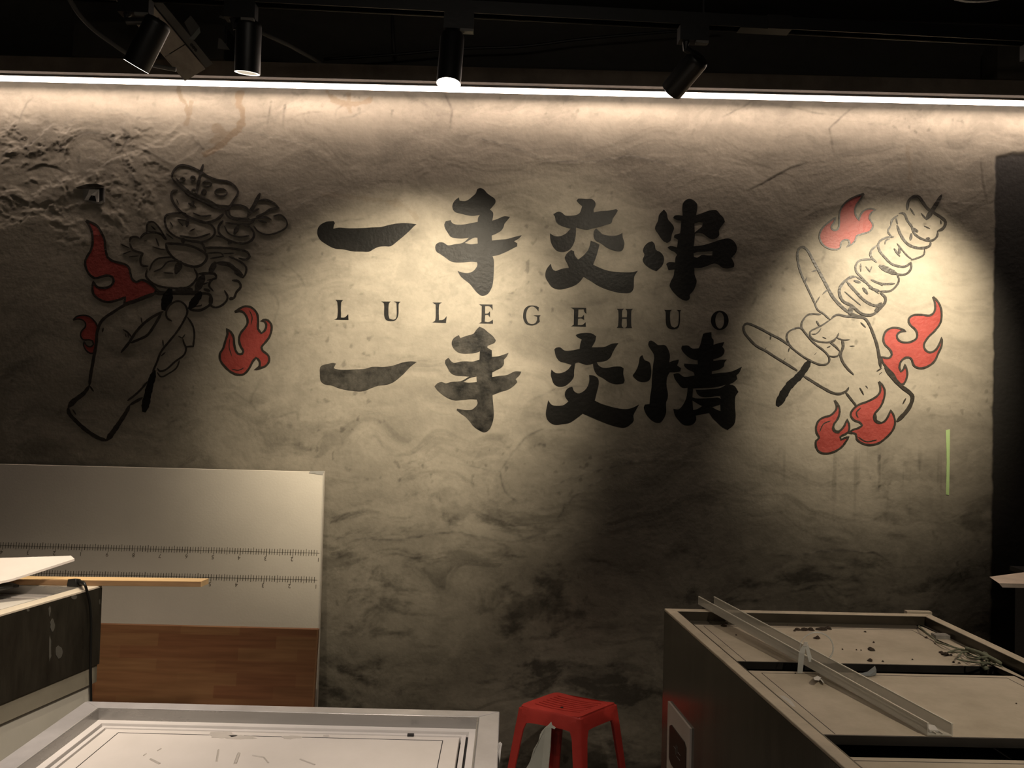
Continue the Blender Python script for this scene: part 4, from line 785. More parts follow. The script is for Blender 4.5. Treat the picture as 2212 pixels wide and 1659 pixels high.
# smudges on the front lid (thin dried residue)
zl = l1[0][1]
def blob(name, cx, cy, rx, ry, par, z, m, seed, th=.0006, n=16):
    r = random.Random(seed); c0 = at(cx, cy, z)
    lo = []; hi = []
    for i in range(n):
        an = 2 * math.pi * i / n; k = r.uniform(.6, 1.15)
        p = at(cx + rx * k * math.cos(an), cy + ry * k * math.sin(an), z); lo.append(Vector((p.x, p.y, z - .0002))); hi.append(Vector((p.x, p.y, z + th)))
    return MB().hexa(lo[::-1], hi[::-1]).build(name, m, par)
for i, (cx, cy, rx, ry) in enumerate(((480, 1588, 32, 8), (520, 1593, 36, 5), (628, 1593, 22, 4), (705, 1590, 8, 2))): blob('smudge', cx, cy, rx, ry, l1[0][0], zl, M['smudge'], i)
def scuff(pts, w, par, z, m, name='scuff'):
    mb = MB(); P_ = [at(x, y, z + .0004) for x, y in pts]; mb.tube([Vector((p.x, p.y, z + .0003)) for p in P_], w, 5); return mb.build(name, m, par)
for pl, w in (([(472, 1620), (468, 1645)], .0018), ([(516, 1628), (508, 1650)], .003), ([(545, 1632), (570, 1636), (580, 1648)], .0014), ([(325, 1640), (345, 1650)], .002), ([(648, 1640), (680, 1652)], .0014), ([(340, 1622), (348, 1617)], .0012), ([(310, 1632), (316, 1628)], .0012)):
    scuff(pl, w, l1[0][0], zl, M['smudge'])
hb = at(887, 1590, zl); MB().box(hb.x - .006, hb.x + .006, hb.y - .003, hb.y + .003, zl, zl + .004).build('lid_clip', M['gap'], l1[0][0])

# ------------------------------------------------------------------ things on the left freezer
# lath
LY = 2.49
la = aty(437, 1256, LY); lx0 = aty(30, 1250, LY).x
lt = thing('wood_lath', 'pale wooden lath lying on the left freezer rim and sticking out', 'lath', ((lx0 + la.x) / 2, LY, ZT + .0005))
zt0 = ZT + .0008; hgt_l = .017
o = MB().hexa([(lx0, 2.450, zt0), (la.x, 2.482, zt0), (la.x + .006, 2.527, zt0), (lx0, 2.495, zt0)], [(lx0, 2.450, zt0 + hgt_l), (la.x, 2.482, zt0 + hgt_l), (la.x + .006, 2.527, zt0 + hgt_l), (lx0, 2.495, zt0 + hgt_l)]).build('board', M['lath'], lt)
MB().hexa([(lx0, 2.4493, zt0 + .0008), (la.x - .001, 2.4813, zt0 + .0008), (la.x - .001, 2.4822, zt0 + .0008), (lx0, 2.4502, zt0 + .0008)], [(lx0, 2.4493, zt0 + hgt_l - .001), (la.x - .001, 2.4813, zt0 + hgt_l - .001), (la.x - .001, 2.4822, zt0 + hgt_l - .001), (lx0, 2.4502, zt0 + hgt_l - .001)]).build('brown_side', M['lath_side'], lt)  # front face coloured a darker brown than the top
# white sheet
shl = thing('white_sheet', 'warped white sheet board resting on the left freezer and the lath', 'sheet', (-1.75, 2.1, ZT))
tip = at(163, 1199, ZT + .105); 
n_ = 14; vt = []; ft = []
A0 = at(0, 1258, ZT + .03) + Vector((-.02, -.02, 0)); Bk = at(0, 1202, ZT + .10) + Vector((-.05, 0, 0))
far_l = Vector((-2.5, 2.32, ZT + .07)); near_l = Vector((-2.35, 1.72, ZT + .022))
tip = at(161, 1207, ZT + .085)
A_near = at(0, 1256, ZT + .035)
# grid between back edge (far_l -> tip) and near edge (near_l -> A_near -> tip)
def bez(p, q, r, t_): return p * (1 - t_) ** 2 + q * 2 * t_ * (1 - t_) + r * t_ ** 2
top = []
for i in range(n_ + 1):
    u = i / n_
    bk = far_l.lerp(Vector((tip.x - .018, tip.y + .012, tip.z + .008)), u); bk.z += .0 + .004 * math.sin(u * 6)
    nr = near_l.lerp(A_near, u / .66) if u < .66 else A_near.lerp(tip, (u - .66) / .34)
    nr.z += -.004 * math.sin(u * math.pi)
    for j in range(7):
        v = j / 6; p = nr.lerp(bk, v); p.z -= .010 * math.sin(v * math.pi) * (1 - u); vt.append(p)
nt_ = len(vt); vt += [p - Vector((0, 0, .007)) for p in vt]
for i in range(n_):
    for j in range(6):
        a_ = i * 7 + j; ft.append((a_, a_ + 7, a_ + 8, a_ + 1)); ft.append((nt_ + a_, nt_ + a_ + 1, nt_ + a_ + 8, nt_ + a_ + 7))
    ft.append((i * 7, nt_ + i * 7, nt_ + i * 7 + 7, i * 7 + 7)); k_ = i * 7 + 6; ft.append((k_, k_ + 7, nt_ + k_ + 7, nt_ + k_))
ft.append(tuple(range(7))[::-1] + tuple(nt_ + k for k in range(7))); e0 = n_ * 7; ft.append(tuple(e0 + k for k in range(7)) + tuple(nt_ + e0 + k for k in range(6, -1, -1)))
obj('sheet', vt, ft, M['foam'], shl, smooth=False); autosmooth(bpy.data.objects[-1] if False else shl.children[0] if shl.children else None) if False else None
# added dark lump that imitates the shadow under the sheet
rg = thing('shadow_lump', 'added dark lump for the shadow under the white sheet on the left freezer', 'shadow', at(-10, 1268, ZT))
r_ = random.Random(3); vs = []; fs = []; c0 = at(-42, 1272, ZT + .002); nu, nv2 = 18, 7
for j in range(nv2 + 1):
    ph = math.pi / 2 * j / nv2
    for i in range(nu):
        an = 2 * math.pi * i / nu; k = 1 + .22 * math.sin(3 * an + j) + .1 * r_.uniform(-1, 1)
        vs.append(c0 + Vector((.085 * k * math.cos(an) * math.cos(ph), .075 * k * math.sin(an) * math.cos(ph), .0 + .030 * math.sin(ph) * (1 + .2 * math.sin(2 * an)))))
for j in range(nv2):
    for i in range(nu): fs.append((j * nu + i, j * nu + (i + 1) % nu, (j + 1) * nu + (i + 1) % nu, (j + 1) * nu + i))
fs.append(tuple(range(nu))[::-1])
obj('shadow', vs, fs, M['rubber'], rg, smooth=True)  # black body standing in for the shade beneath the sheet
# plug and cable
pc = at(162, 1266, ZT)
pl = thing('power_cable', 'black plug and cable hanging over the corner of the left freezer', 'cable', (pc.x, pc.y, ZT))
z1 = ZT + .0008
pb = MB().hexa([(pc.x - .020, pc.y - .012, z1), (pc.x + .012, pc.y - .016, z1), (pc.x + .020, pc.y + .004, z1), (pc.x + .004, pc.y + .016, z1), (pc.x - .020, pc.y + .012, z1)],
   [(pc.x - .018, pc.y - .010, z1 + .022), (pc.x + .008, pc.y - .012, z1 + .026), (pc.x + .016, pc.y + .004, z1 + .020), (pc.x + .003, pc.y + .012, z1 + .018), (pc.x - .017, pc.y + .010, z1 + .018)]).build('plug', M['rubber'], pl); bevel(pb, .002, 2)
dirf = (f3r - a3).normalized(); out = Vector((-dirf.y, dirf.x, 0)); out = out if out.x > 0 else -out
def facept(px, py, off):
    n = out; d = ray(px, py); return CAM + d * (((a3 - CAM).dot(n) + off) / d.dot(n))
cpts = [Vector((pc.x + .016, pc.y - .002, z1 + .012)), facept(182, 1266, .004) + Vector((0, 0, .006)), facept(188, 1277, .006), facept(194, 1300, .007), facept(197, 1340, .007), facept(196.5, 1400, .007), facept(195.5, 1450, .007), facept(196.5, 1515, .007), facept(196.5, 1620, .007), facept(198, 1800, .007)]
cs = []
for i in range(len(cpts) - 1):
    p0 = cpts[max(i - 1, 0)]; p1_, p2_ = cpts[i], cpts[i + 1]; p3_ = cpts[min(i + 2, len(cpts) - 1)]
    for k in range(5):
        t_ = k / 5; cs.append(.5 * ((2 * p1_) + (p2_ - p0) * t_ + (2 * p0 - 5 * p1_ + 4 * p2_ - p3_) * t_ ** 2 + (-p0 + 3 * p1_ - 3 * p2_ + p3_) * t_ ** 3))
cs.append(cpts[-1])
MB().tube(cs, .0042, 8).build('cord', M['rubber'], pl, smooth=True)
MB().tube(cs[0:7], [.0075, .007, .0068, .0062, .006, .005, .0045], 8).build('strain_relief', M['rubber'], pl, smooth=True)
# paint splashes on the black band
for i, (px, py, w, h) in enumerate(((107, 1320, 3, 12), (113, 1350, 6, 14), (160, 1290, 8, 5), (215, 1300, 1.5, 7), (108, 1400, 3, 30), (128, 1408, 9, 16), (197, 1345, 2, 8), (60, 1318, 4, 3))):
    cc = facept(px, py, 0); 
    P_ = [facept(px + w * math.cos(a_) * random.uniform(.6, 1.1), py + h * math.sin(a_) * random.uniform(.6, 1.1), 0) for a_ in [k * math.pi / 5 for k in range(10)]]
    sd = t3.children[2] if False else None
    MB().hexa([p + out * .0001 for p in P_], [p + out * .0006 for p in P_]).build('splash', mat('grey_splash', (.07, .066, .055), .7) if i == 0 else bpy.data.materials['grey_splash'], t3)

# ------------------------------------------------------------------ plastic channel on the right freezer
nearL = at(2003, 1590, ZT - .026); nearR = at(2057, 1591, ZT - .026)
farC = aty(1508, 1306, 2.40); 
farL = farC; farR = farL + (nearR - nearL).normalized() * .048
axis = (farL - nearL); W_ = (nearR - nearL)
ch = thing('plastic_channel', 'clear plastic U-shaped trunking laid diagonally over the right freezer', 'trunking', nearL)
hh = .023; wl = .0022
wdir = W_.normalized(); wn = W_.length; wf = .048
up = Vector((0, 0, 1))
def seg(p0, p1_, w0, w1, z0, z1_):
    return [p0 + wdir * w0 + up * z0, p0 + wdir * w1 + up * z0, p1_ + wdir * w1 + up * z0, p1_ + wdir * w0 + up * z0], [p0 + wdir * w0 + up * z1_, p0 + wdir * w1 + up * z1_, p1_ + wdir * w1 + up * z1_, p1_ + wdir * w0 + up * z1_]
nl = nearL + up * .001; flp = farL + up * .001; Wc = .050
MB().hexa(*seg(nl, flp, 0, Wc, 0, wl)).build('base', M['clear'], ch)
MB().hexa(*seg(nl, flp, 0, wl, wl, hh)).build('side_wall', M['clear'], ch)
MB().hexa(*seg(nl, flp, Wc - wl, Wc, wl, hh)).build('side_wall', M['clear'], ch)
MB().hexa(*seg(nl, flp, -.0004, wl + .0012, hh - .001, hh + .0015)).hexa(*seg(nl, flp, Wc - wl - .0012, Wc + .0004, hh - .001, hh + .0015)).build('lip', M['clear_edge'], ch)
MB().hexa(*seg(nl, flp, .017, .019, wl, wl + .003)).hexa(*seg(nl, flp, .030, .032, wl, wl + .003)).build('rib', M['clear_edge'], ch)
wp = nl + wdir * .012 + axis.normalized() * .01 + up * .003
MB().hexa([wp, wp + wdir * .020, wp + wdir * .022 + Vector((0, .02, 0)), wp + Vector((0, .02, 0))], [wp + up * .004, wp + wdir * .018 + up * .003, wp + wdir * .02 + Vector((0, .018, .006)), wp + Vector((.002, .018, .008))]).build('sticker', M['paper_white'], ch)
# clear curled strip standing at the gap
zs = ZT - .028
s0 = at(1728, 1455, zs)
cst = thing('plastic_offcut', 'curled clear plastic offcut standing by the dark gap between lids', 'offcut', s0)
Yc = s0.y
def stripq(p, w): return [p + Vector((-w, 0, 0)), p + Vector((w, 0, 0)), p + Vector((w, .0015, 0)), p + Vector((-w, .0015, 0))]
pa = aty(1728, 1455, Yc); pbm = aty(1732, 1410, Yc - .012); pt = aty(1739, 1392, Yc - .012); pd = aty(1752, 1430, Yc - .012)
MB().hexa(stripq(pa, .006), stripq(pbm, .007)).hexa(stripq(pbm, .007), stripq(pt, .004)).hexa(stripq(pt + Vector((.004, .002, 0)), .004), stripq(pd, .005)).build('strip', M['thin_clear'], cst)
MB().hexa(stripq(pt + Vector((0, -.001, -.004)), .005), stripq(pt + Vector((.002, -.001, .006)), .004)).build('bright_tip', M['paper_white'], cst)
# wire loop
lc = aty(1768, 1404, 1.90); lp = thing('clear_tie', 'thin clear plastic loop standing beside the trunking', 'tie', aty(1790, 1432, 1.90))
pts = []
for k in range(22):
    an = math.radians(200 - k * 245 / 21); q_ = (1764 + 36 * math.cos(an), 1400 - 34 * math.sin(an)); pts.append(aty(q_[0], q_[1], 1.905 + .0005 * k))
MB().tube(pts, [.0007 + .0011 * min(1, k / 10) for k in range(22)], 6).build('loop', M['thin_clear'], lp, smooth=True)
q_ = aty(1791, 1428, 1.90); MB().hexa(stripq(q_ + Vector((0, 0, -.006)), .004), stripq(q_ + Vector((.003, 0, .006)), .003)).build('clip', M['paper_white'], lp)
# second offcut lying over the gap
g0 = at(1860, 1458, zs); oc = thing('plastic_scrap', 'cloudy blue-white plastic scrap lying over the dark gap', 'scrap', g0)
pp = [(1848, 1460), (1872, 1456), (1890, 1449), (1893, 1458), (1880, 1461)]
MB().hexa([at(x, y, zs + .003) for x, y in pp][::-1], [at(x, y, zs + .003) + Vector((0, 0, .004 + .008 * (x > 1880))) for x, y in pp][::-1]).build('scrap', mat('cloudy_plastic', (.20, .22, .23), .3, alpha=.8), oc)
# white tape scraps
g0 = at(1768, 1466, zs); tsx = thing('paper_scrap', 'small white paper scrap under the trunking by the gap', 'scrap', g0)
MB().hexa([at(x, y, zs + .006) for x, y in ((1757, 1464), (1766, 1459), (1774, 1463), (1770, 1470), (1760, 1469))][::-1], [at(x, y, zs + .016) for x, y in ((1757, 1464), (1766, 1460), (1774, 1464), (1769, 1470), (1760, 1469))][::-1]).hexa([at(x, y, zs + .0045) for x, y in ((1770, 1466), (1776, 1468), (1781, 1476), (1777, 1474))][::-1], [at(x, y, zs + .007) for x, y in ((1770, 1466), (1776, 1468), (1781, 1476), (1777, 1474))][::-1]).build('scrap', M['paper_white'], tsx)
g0 = at(1705, 1510, ZT); tsx = thing('tape_scrap', 'torn white tape strip on the inner edge of the right freezer rim', 'tape', g0)
q4 = [(1684, 1502), (1694, 1503), (1708, 1512), (1719, 1527), (1712, 1526), (1702, 1516), (1690, 1508)]
MB().hexa([at(x, y, ZT - .012) for x, y in q4][::-1], [at(x, y, ZT - .010) for x, y in q4][::-1]).build('strip', M['paper_white'], tsx)
# debris crumbs: each a thing small
DB = [(1722, 1361, 7, 2.4), (1737, 1361, 12, 3.4), (1751, 1361, 8, 3), (1775, 1360, 14, 3.6), (1789, 1358, 7, 4), (1765, 1379, 8, 3), (1679, 1365, 2, 1.6), (1881, 1404, 10, 4.5), (1880, 1428, 7, 3), (1869, 1365, 3, 1.6), (2034, 1411, 6, 3), (2041, 1415, 10, 2.5), (2054, 1416, 4, 2), (2001, 1378, 4, 1.6), (2020, 1391, 2, 1.2), (1907, 1429, 2.5, 1.5), (1887, 1388, 3, 1), (1820, 1403, 2, 1.2), (1850, 1404, 2, 1.2), (1860, 1405, 2, 1), (1971, 1425, 2, 1.2), (2060, 1431, 3, 1.2), (2072, 1433, 3, 1), (1700, 1350, 2, 1), (1716, 1363, 3, 1.2), (1563, 1353, 8, 1.6), (1590, 1372, 2, 1), (1718, 1455, 2, 1), (1920, 1518, 2, 1.2), (2195, 1520, 2, 1)]
zl2 = l2[0][1]
for i, (cx, cy, rx, ry) in enumerate(DB):
    z = zl2 if cy < 1440 else l2[1][1]
    c0 = at(cx, cy, z + .0005); sx = rx * c0.y / F; sy = max(ry * c0.y / F * 2.4, .002); r = random.Random(i); vs = []; fs = []; n1, n2 = 9, 3
    for j in range(n2):
        ph = j / n2 * math.pi / 2
        for k in range(n1):
            an = 2 * math.pi * k / n1; kk = r.uniform(.55, 1.15) * math.cos(ph); vs.append(c0 + Vector((sx * kk * math.cos(an), sy * kk * math.sin(an), min(.007, .6 * sx + .001) * math.sin(ph) * r.uniform(.6, 1.2))))
    vs.append(c0 + Vector((0, 0, min(.008, .7 * sx + .001))))
    for j in range(n2 - 1):
        for k in range(n1): fs.append((j * n1 + k, j * n1 + (k + 1) % n1, (j + 1) * n1 + (k + 1) % n1, (j + 1) * n1 + k))
    for k in range(n1): fs.append(((n2 - 1) * n1 + k, (n2 - 1) * n1 + (k + 1) % n1, n2 * n1))
    fs.append(tuple(range(n1))[::-1])
    LB = {0: 'dark crumb at the left end of the dirt row behind the clear loop', 1: 'long dark crumb, second in the dirt row behind the clear loop', 3: 'widest dark crumb of the dirt row behind the clear loop', 4: 'tall dark crumb at the right end of the dirt row', 5: 'dark brown crumb alone just below the dirt row', 7: 'large rust brown crumb in the middle of the far lid', 8: 'square brown crumb by the dark gap, below the rust brown one', 11: 'brown crumb just left of the green wire bundle'}
    if i in LB: tag(obj('debris_crumb', vs, fs, M['debris']), LB[i], 'debris')
    else: tag(obj('debris_crumb', vs, fs, M['debris']), 'tiny dark crumb of building dirt on the right freezer lids', 'debris', 'tiny dirt crumbs on the right freezer lids')
# bundle of dusty green wire over the right rail
l2gap = at(2126, 1440, zl2).y - .008
wr = thing('wire_bundle', 'dusty green bundle of twisted wire lying along the right inner rail', 'wire', at(2100, 1415, zl2))
def zat(x, y, h=.004): return at(x, y, zl2 + h)
W1 = [[(1985, 1352), (2000, 1366), (2018, 1380), (2022, 1386), (2040, 1392), (2080, 1404), (2110, 1414), (2150, 1432)], [(2048, 1409), (2075, 1402), (2095, 1408), (2050, 1409)], [(2070, 1420), (2080, 1406), (2090, 1420), (2120, 1424), (2150, 1426)], [(2068, 1424), (2100, 1430), (2135, 1432), (2165, 1440)], [(2085, 1400), (2110, 1408), (2130, 1416), (2160, 1432)], [(2090, 1415), (2115, 1420), (2140, 1418)]]
for i, plx in enumerate(W1):
    c_ = crom(plx, 6); MB().tube([zat(p.x, p.y, .010 + .004 * math.sin(k * .7 + i) + .003 * i) for k, p in enumerate(c_)], .0022 if i != 4 else .005, 6).build('strand', M['green_wire'], wr, smooth=True)
c_ = [(2118, 1424), (2120, 1414), (2126, 1409), (2133, 1414), (2134, 1424), (2128, 1432), (2120, 1428)]
MB().tube([aty(p.x, p.y, at(2126, 1432, zl2).y) for p in crom(c_, 4)], .003, 6).build('strand', M['green_wire'], wr, smooth=True)
MB().tube([aty(x, y, l2gap - .004 * i) for i, (x, y) in enumerate(((2124, 1431), (2127, 1440), (2131, 1447)))], .0075, 7).build('strand', M['green_wire'], wr, smooth=True)
bx = at(2032, 1381, zl2); MB().box(bx.x - .02, bx.x + .02, bx.y - .012, bx.y + .014, zl2 + .0005, zl2 + .014).build('connector', M['box_grey'], wr)
# loose rail insert broken out along the right edge
qi = [(1972, 1346), (1982, 1346), (2020, 1364), (2060, 1386), (2120, 1414), (2212, 1455), (2212, 1467), (2150, 1440), (2080, 1404), (2030, 1384), (2005, 1370)]
MB().hexa([at(x, y, zl2 + .001) for x, y in qi][::-1], [at(x, y, zl2 + .004) for x, y in qi][::-1]).build('loose_rail', M['film'], t2)
rb = at(1982, 1324, ZT); MB().box(rb.x - .03, rb.x + .045, rb.y + .002, rb.y + .02, ZT - .01, ZT + .003).build('rim_tab', M['film'], t2)

# ------------------------------------------------------------------ red stool
ZS = .31
cn = [at(1122, 1522, ZS), at(1205, 1499, ZS), at(1331, 1516, ZS), at(1253, 1544, ZS)]   # left, back, right, front
cen = sum(cn, Vector()) / 4
for k in (1, 3): cn[k].y = cen.y + (cn[k].y - cen.y) * 1.22
ex_ = ((cn[2] - cn[1]) + (cn[3] - cn[0])).normalized(); ey_ = ((cn[1] - cn[0]) + (cn[2] - cn[3])).normalized()
sw = (((cn[2] - cn[1]).length + (cn[3] - cn[0]).length) / 4); sd_ = ((cn[1] - cn[0]).length + (cn[2] - cn[3]).length) / 4
st = thing('plastic_stool', 'red plastic stool with slotted seat standing in front of the wall', 'stool', (cen.x, cen.y, FL))
def SP(u, v, z): return Vector((cen.x, cen.y, 0)) + ex_ * u + ey_ * v + Vector((0, 0, z))
mb = MB(); N1 = 25; N2 = 25
def seatz(u, v):
    r = .5 * (abs(u / sw) ** 6 + abs(v / sd_) ** 6); return ZS - .008 + .010 * (u / sw) ** 2 - .006 * r + .002
rows = [-sd_, -.80 * sd_]
ns = 7
for i in range(ns):
    c_ = -.58 * sd_ + 1.16 * sd_ * i / (ns - 1); rows += [c_ - .0034, c_ + .0034]
rows += [.80 * sd_, sd_]
cols = [-sw, -.93 * sw, -.74 * sw, -.5 * sw, -.2 * sw, .2 * sw, .5 * sw, .74 * sw, .93 * sw, sw]
def rc(u, v):   # round the plan corners
    r = .016; cu, cv = sw - r, sd_ - r
    if abs(u) > cu and abs(v) > cv:
        d = Vector((abs(u) - cu, abs(v) - cv)); L = d.length
        if L > r: d *= r / L
        u = math.copysign(cu + d.x, u); v = math.copysign(cv + d.y, v)
    return u, v
vs = []; idx = {}
for j, v in enumerate(rows):
    for i, u in enumerate(cols):
        uu, vv = rc(u, v); idx[(i, j)] = len(vs); vs.append(SP(uu, vv, seatz(u, v)))
nn_ = len(vs); vs += [p - Vector((0, 0, .006)) for p in vs]
fs = []; solid = {}
for j in range(len(rows) - 1):
    for i in range(len(cols) - 1):
        slot = (j >= 2 and j % 2 == 0 and j < len(rows) - 2 and 2 <= i <= 6)
        solid[(i, j)] = not slot
for (i, j), ok in solid.items():
    if not ok: continue
    a_, b_, c_, d__ = idx[(i, j)], idx[(i + 1, j)], idx[(i + 1, j + 1)], idx[(i, j + 1)]
    fs.append((a_, b_, c_, d__)); fs.append((a_ + nn_, d__ + nn_, c_ + nn_, b_ + nn_))
    for (di, dj, e1, e2) in ((0, -1, a_, b_), (1, 0, b_, c_), (0, 1, c_, d__), (-1, 0, d__, a_)):
        if not solid.get((i + di, j + dj), False): fs.append((e1, e1 + nn_, e2 + nn_, e2))
so = obj('seat', vs, fs, M['red_plastic'], st); autosmooth(so, 40)
hb_ = MB(); 
MB().tube([SP(0, -.35 * sd_, seatz(0, 0) + .0012), SP(0, -.35 * sd_, seatz(0, 0) + .002)], .006, 10).build('centre_hole', M['gap'], so)
# skirt (apron) with flared legs
def ringpt(an_u, z, fl_): return None
def sidepanel(p0, p1_, outv, name='apron'):
    """apron with arched cut between two legs; p0,p1 corner coordinates (u,v)"""
    vs = []; fs = []; K = 14
    for k in range(K + 1):
        t_ = k / K; u = p0[0] + (p1_[0] - p0[0]) * t_; v = p0[1] + (p1_[1] - p0[1]) * t_
        dep = .055 + .030 * (abs(2 * t_ - 1) ** 5)
        for z, fl_ in ((ZS - .002 + (-.003), 1.0), (ZS - .012, 1.035), (ZS - dep, 1.07)):
            uu, vv = rc(u, v); 
            for th_ in (0, -.005):
                vs.append(SP(uu * fl_ + outv[0] * th_, vv * fl_ + outv[1] * th_, z))
    for k in range(K):
        b_ = k * 6; n2_ = b_ + 6
        fs += [(b_, n2_, n2_ + 2, b_ + 2), (b_ + 2, n2_ + 2, n2_ + 4, b_ + 4), (b_ + 1, b_ + 3, n2_ + 3, n2_ + 1), (b_ + 3, b_ + 5, n2_ + 5, n2_ + 3), (b_ + 4, n2_ + 4, n2_ + 5, b_ + 5)]
    o = obj(name, vs, fs, M['red_plastic'], st); autosmooth(o, 50)
C4 = [(-sw, -sd_), (sw, -sd_), (sw, sd_), (-sw, sd_)]
for k in range(4):
    p0, p1_ = C4[k], C4[(k + 1) % 4]; ov = [(0, -1), (1, 0), (0, 1), (-1, 0)][k]; sidepanel(p0, p1_, ov)
for (su, sv) in ((-1, -1), (1, -1), (1, 1), (-1, 1)):
    lg = []; 
    for z, fl_, lw in ((ZS - .010, 1.03, .050), (ZS - .055, 1.07, .044), (ZS - .085, 1.10, .036), (.09, 1.22, .032), (FL, 1.40, .028)):
        cu, cv = sw * fl_ * su, sd_ * fl_ * sv; r = .008
        ring = [(cu - su * lw, cv), (cu - su * r, cv), (cu - su * r * .3, cv - sv * r * .3), (cu, cv - sv * r), (cu, cv - sv * lw), (cu - su * .006, cv - sv * lw), (cu - su * .006, cv - sv * .008), (cu - su * .008, cv - sv * .006), (cu - su * lw, cv - sv * .006)]
        lg.append([SP(u, v, z) for u, v in ring])
    vs = [p for r_g in lg for p in r_g]; n9 = 9; fs = []
    for a_ in range(len(lg) - 1):
        for k in range(n9): fs.append((a_ * n9 + k, a_ * n9 + (k + 1) % n9, (a_ + 1) * n9 + (k + 1) % n9, (a_ + 1) * n9 + k))
    fs.append(tuple(range(n9))); fs.append(tuple((len(lg) - 1) * n9 + k for k in range(n9)))
    o = obj('leg', vs, fs, M['red_plastic'], st); autosmooth(o, 40)

# ------------------------------------------------------------------ torn papers between freezer and stool
def sheet(name, label, cat, px, Y, m, th=.003, part='sheet', foot=None):
    pts = [aty(x, y, Y) for x, y in px]
    lowz = 0
    c = sum(pts, Vector()) / len(pts)
    # continue the sheet down to the floor
    lo = [p for p in pts]
    t = thing(name, label, cat, (c.x, Y, FL))
    MB().hexa([p + Vector((0, .012 * math.sin(p.z * 20), 0)) for p in lo], [p + Vector((0, .012 * math.sin(p.z * 20) - th, 0)) for p in lo]).build(part, m, t)
    return t
yq = 2.05
sheet('torn_cardboard', 'torn grey-white cardboard piece sticking up in front of the red stool', 'cardboard',
 [(1191, 1559), (1193, 1566), (1200, 1570), (1198, 1573), (1191, 1571), (1189, 1610), (1184, 1659), (1176, 2190), (1120, 2190), (1135, 1659), (1145, 1640), (1152, 1615), (1163, 1598), (1166, 1585), (1170, 1578), (1178, 1570), (1184, 1566)], yq, M['paper'])
for o in [bpy.data.objects['torn_cardboard']]:
    pass
sheet('torn_wrapping', 'ragged white wrapping hanging beside the right side of the front freezer', 'wrapping', [(1077, 1599), (1081, 1596), (1085, 1600), (1083, 1608), (1080, 1640), (1081, 1662), (1083, 2830), (1070, 2830), (1071, 1659), (1074, 1620)], 1.38, M['paper_white'])

# ------------------------------------------------------------------ right-hand board on a dark cabinet
bz = .86
kb = thing('plaster_board', 'chipped whitish board end poking in from the right edge', 'board', (1.95, 2.85, bz))
Yk = 2.75
q_ = [(2137, 1246), (2212, 1235), (2420, 1222), (2420, 1267), (2212, 1268), (2170, 1267), (2157, 1265)]
topz = at(2137, 1246, .90)
pts_t = [at(2137, 1246, .872), at(2212, 1236, .872), at(2500, 1215, .872), at(2500, 1258, .872), at(2212, 1261, .872), at(2158, 1260, .872)]
th_ = .014
low = [Vector((p.x + (.03 if i == 0 else .012 if i == 5 else 0), p.y, p.z - th_)) for i, p in enumerate(pts_t)]
MB().hexa(low[::-1], pts_t[::-1]).build('board', mat('chipped_board', (.72, .60, .50), .7, bump=.5, bscale=40, var=.15), kb)
cb = thing('dark_cabinet', 'black low cabinet just beyond the right edge carrying a board', 'cabinet', (2.30, 2.75, FL))
MB().box(1.99, 2.60, 2.35, 3.10, FL + .06, .84).build('body', M['black_wall'], cb)
MB().box(1.98, 2.62, 2.33, 3.12, .84, .857).build('worktop', M['dark_metal'], cb)
MB().box(2.02, 2.58, 2.38, 3.06, FL, FL + .06).build('plinth', M['gap'], cb)

# ------------------------------------------------------------------ lighting track and spots
ZTR = 2.62
ta = at(370, 0, ZTR); tb = at(2212, 94, ZTR); tv = (tb - ta); tv.z = 0; tv.normalize(); tn = Vector((-tv.y, tv.x, 0))
def TP(s_, n, z): return ta + tv * s_ + tn * n + Vector((0, 0, z))
trk = thing('light_track', 'long black ceiling track carrying the spotlights', 'light track', TP(1.3, 0, 0))
def tbar(mb, s0_, s1_, n0, n1, z0, z1_): return mb.hexa([TP(s0_, n0, z0), TP(s1_, n0, z0), TP(s1_, n1, z0), TP(s0_, n1, z0)], [TP(s0_, n0, z1_), TP(s1_, n0, z1_), TP(s1_, n1, z1_), TP(s0_, n1, z1_)])
jx = (at(1675, 70, ZTR) - ta).dot(tv)
for s0_, s1_ in ((-1.0, jx), (jx, 3.35)):
    mb = MB(); tbar(mb, s0_, s1_, -.018, -.014, 0, .034); tbar(mb, s0_, s1_, .014, .018, 0, .034); tbar(mb, s0_, s1_, -.018, .018, .034, .037); tbar(mb, s0_, s1_, -.004, .004, .008, .034)
    mb.build('rail', M['lamp_black'], trk)
    mb = MB(); tbar(mb, s0_, s1_, -.0185, -.0165, -.0012, .0); tbar(mb, s0_, s1_, .0165, .0185, -.0012, 0); mb.build('rail_edge', M['track_edge'], trk)
o = tbar(MB(), jx - .035, jx + .04, -.021, .021, -.003, .040).build('joiner', M['dark_metal'], trk)
tbar(MB(), jx - .12, jx - .035, -.019, .019, -.004, -.0013).build('cover_plate', M['dark_metal'], trk)
for s_ in (-.6, .5, 1.6, 2.7):
    MB().tube([TP(s_, 0, .037), TP(s_, 0, 3.3 - ZTR)], .004, 6).build('hanger', M['lamp_black'], trk)
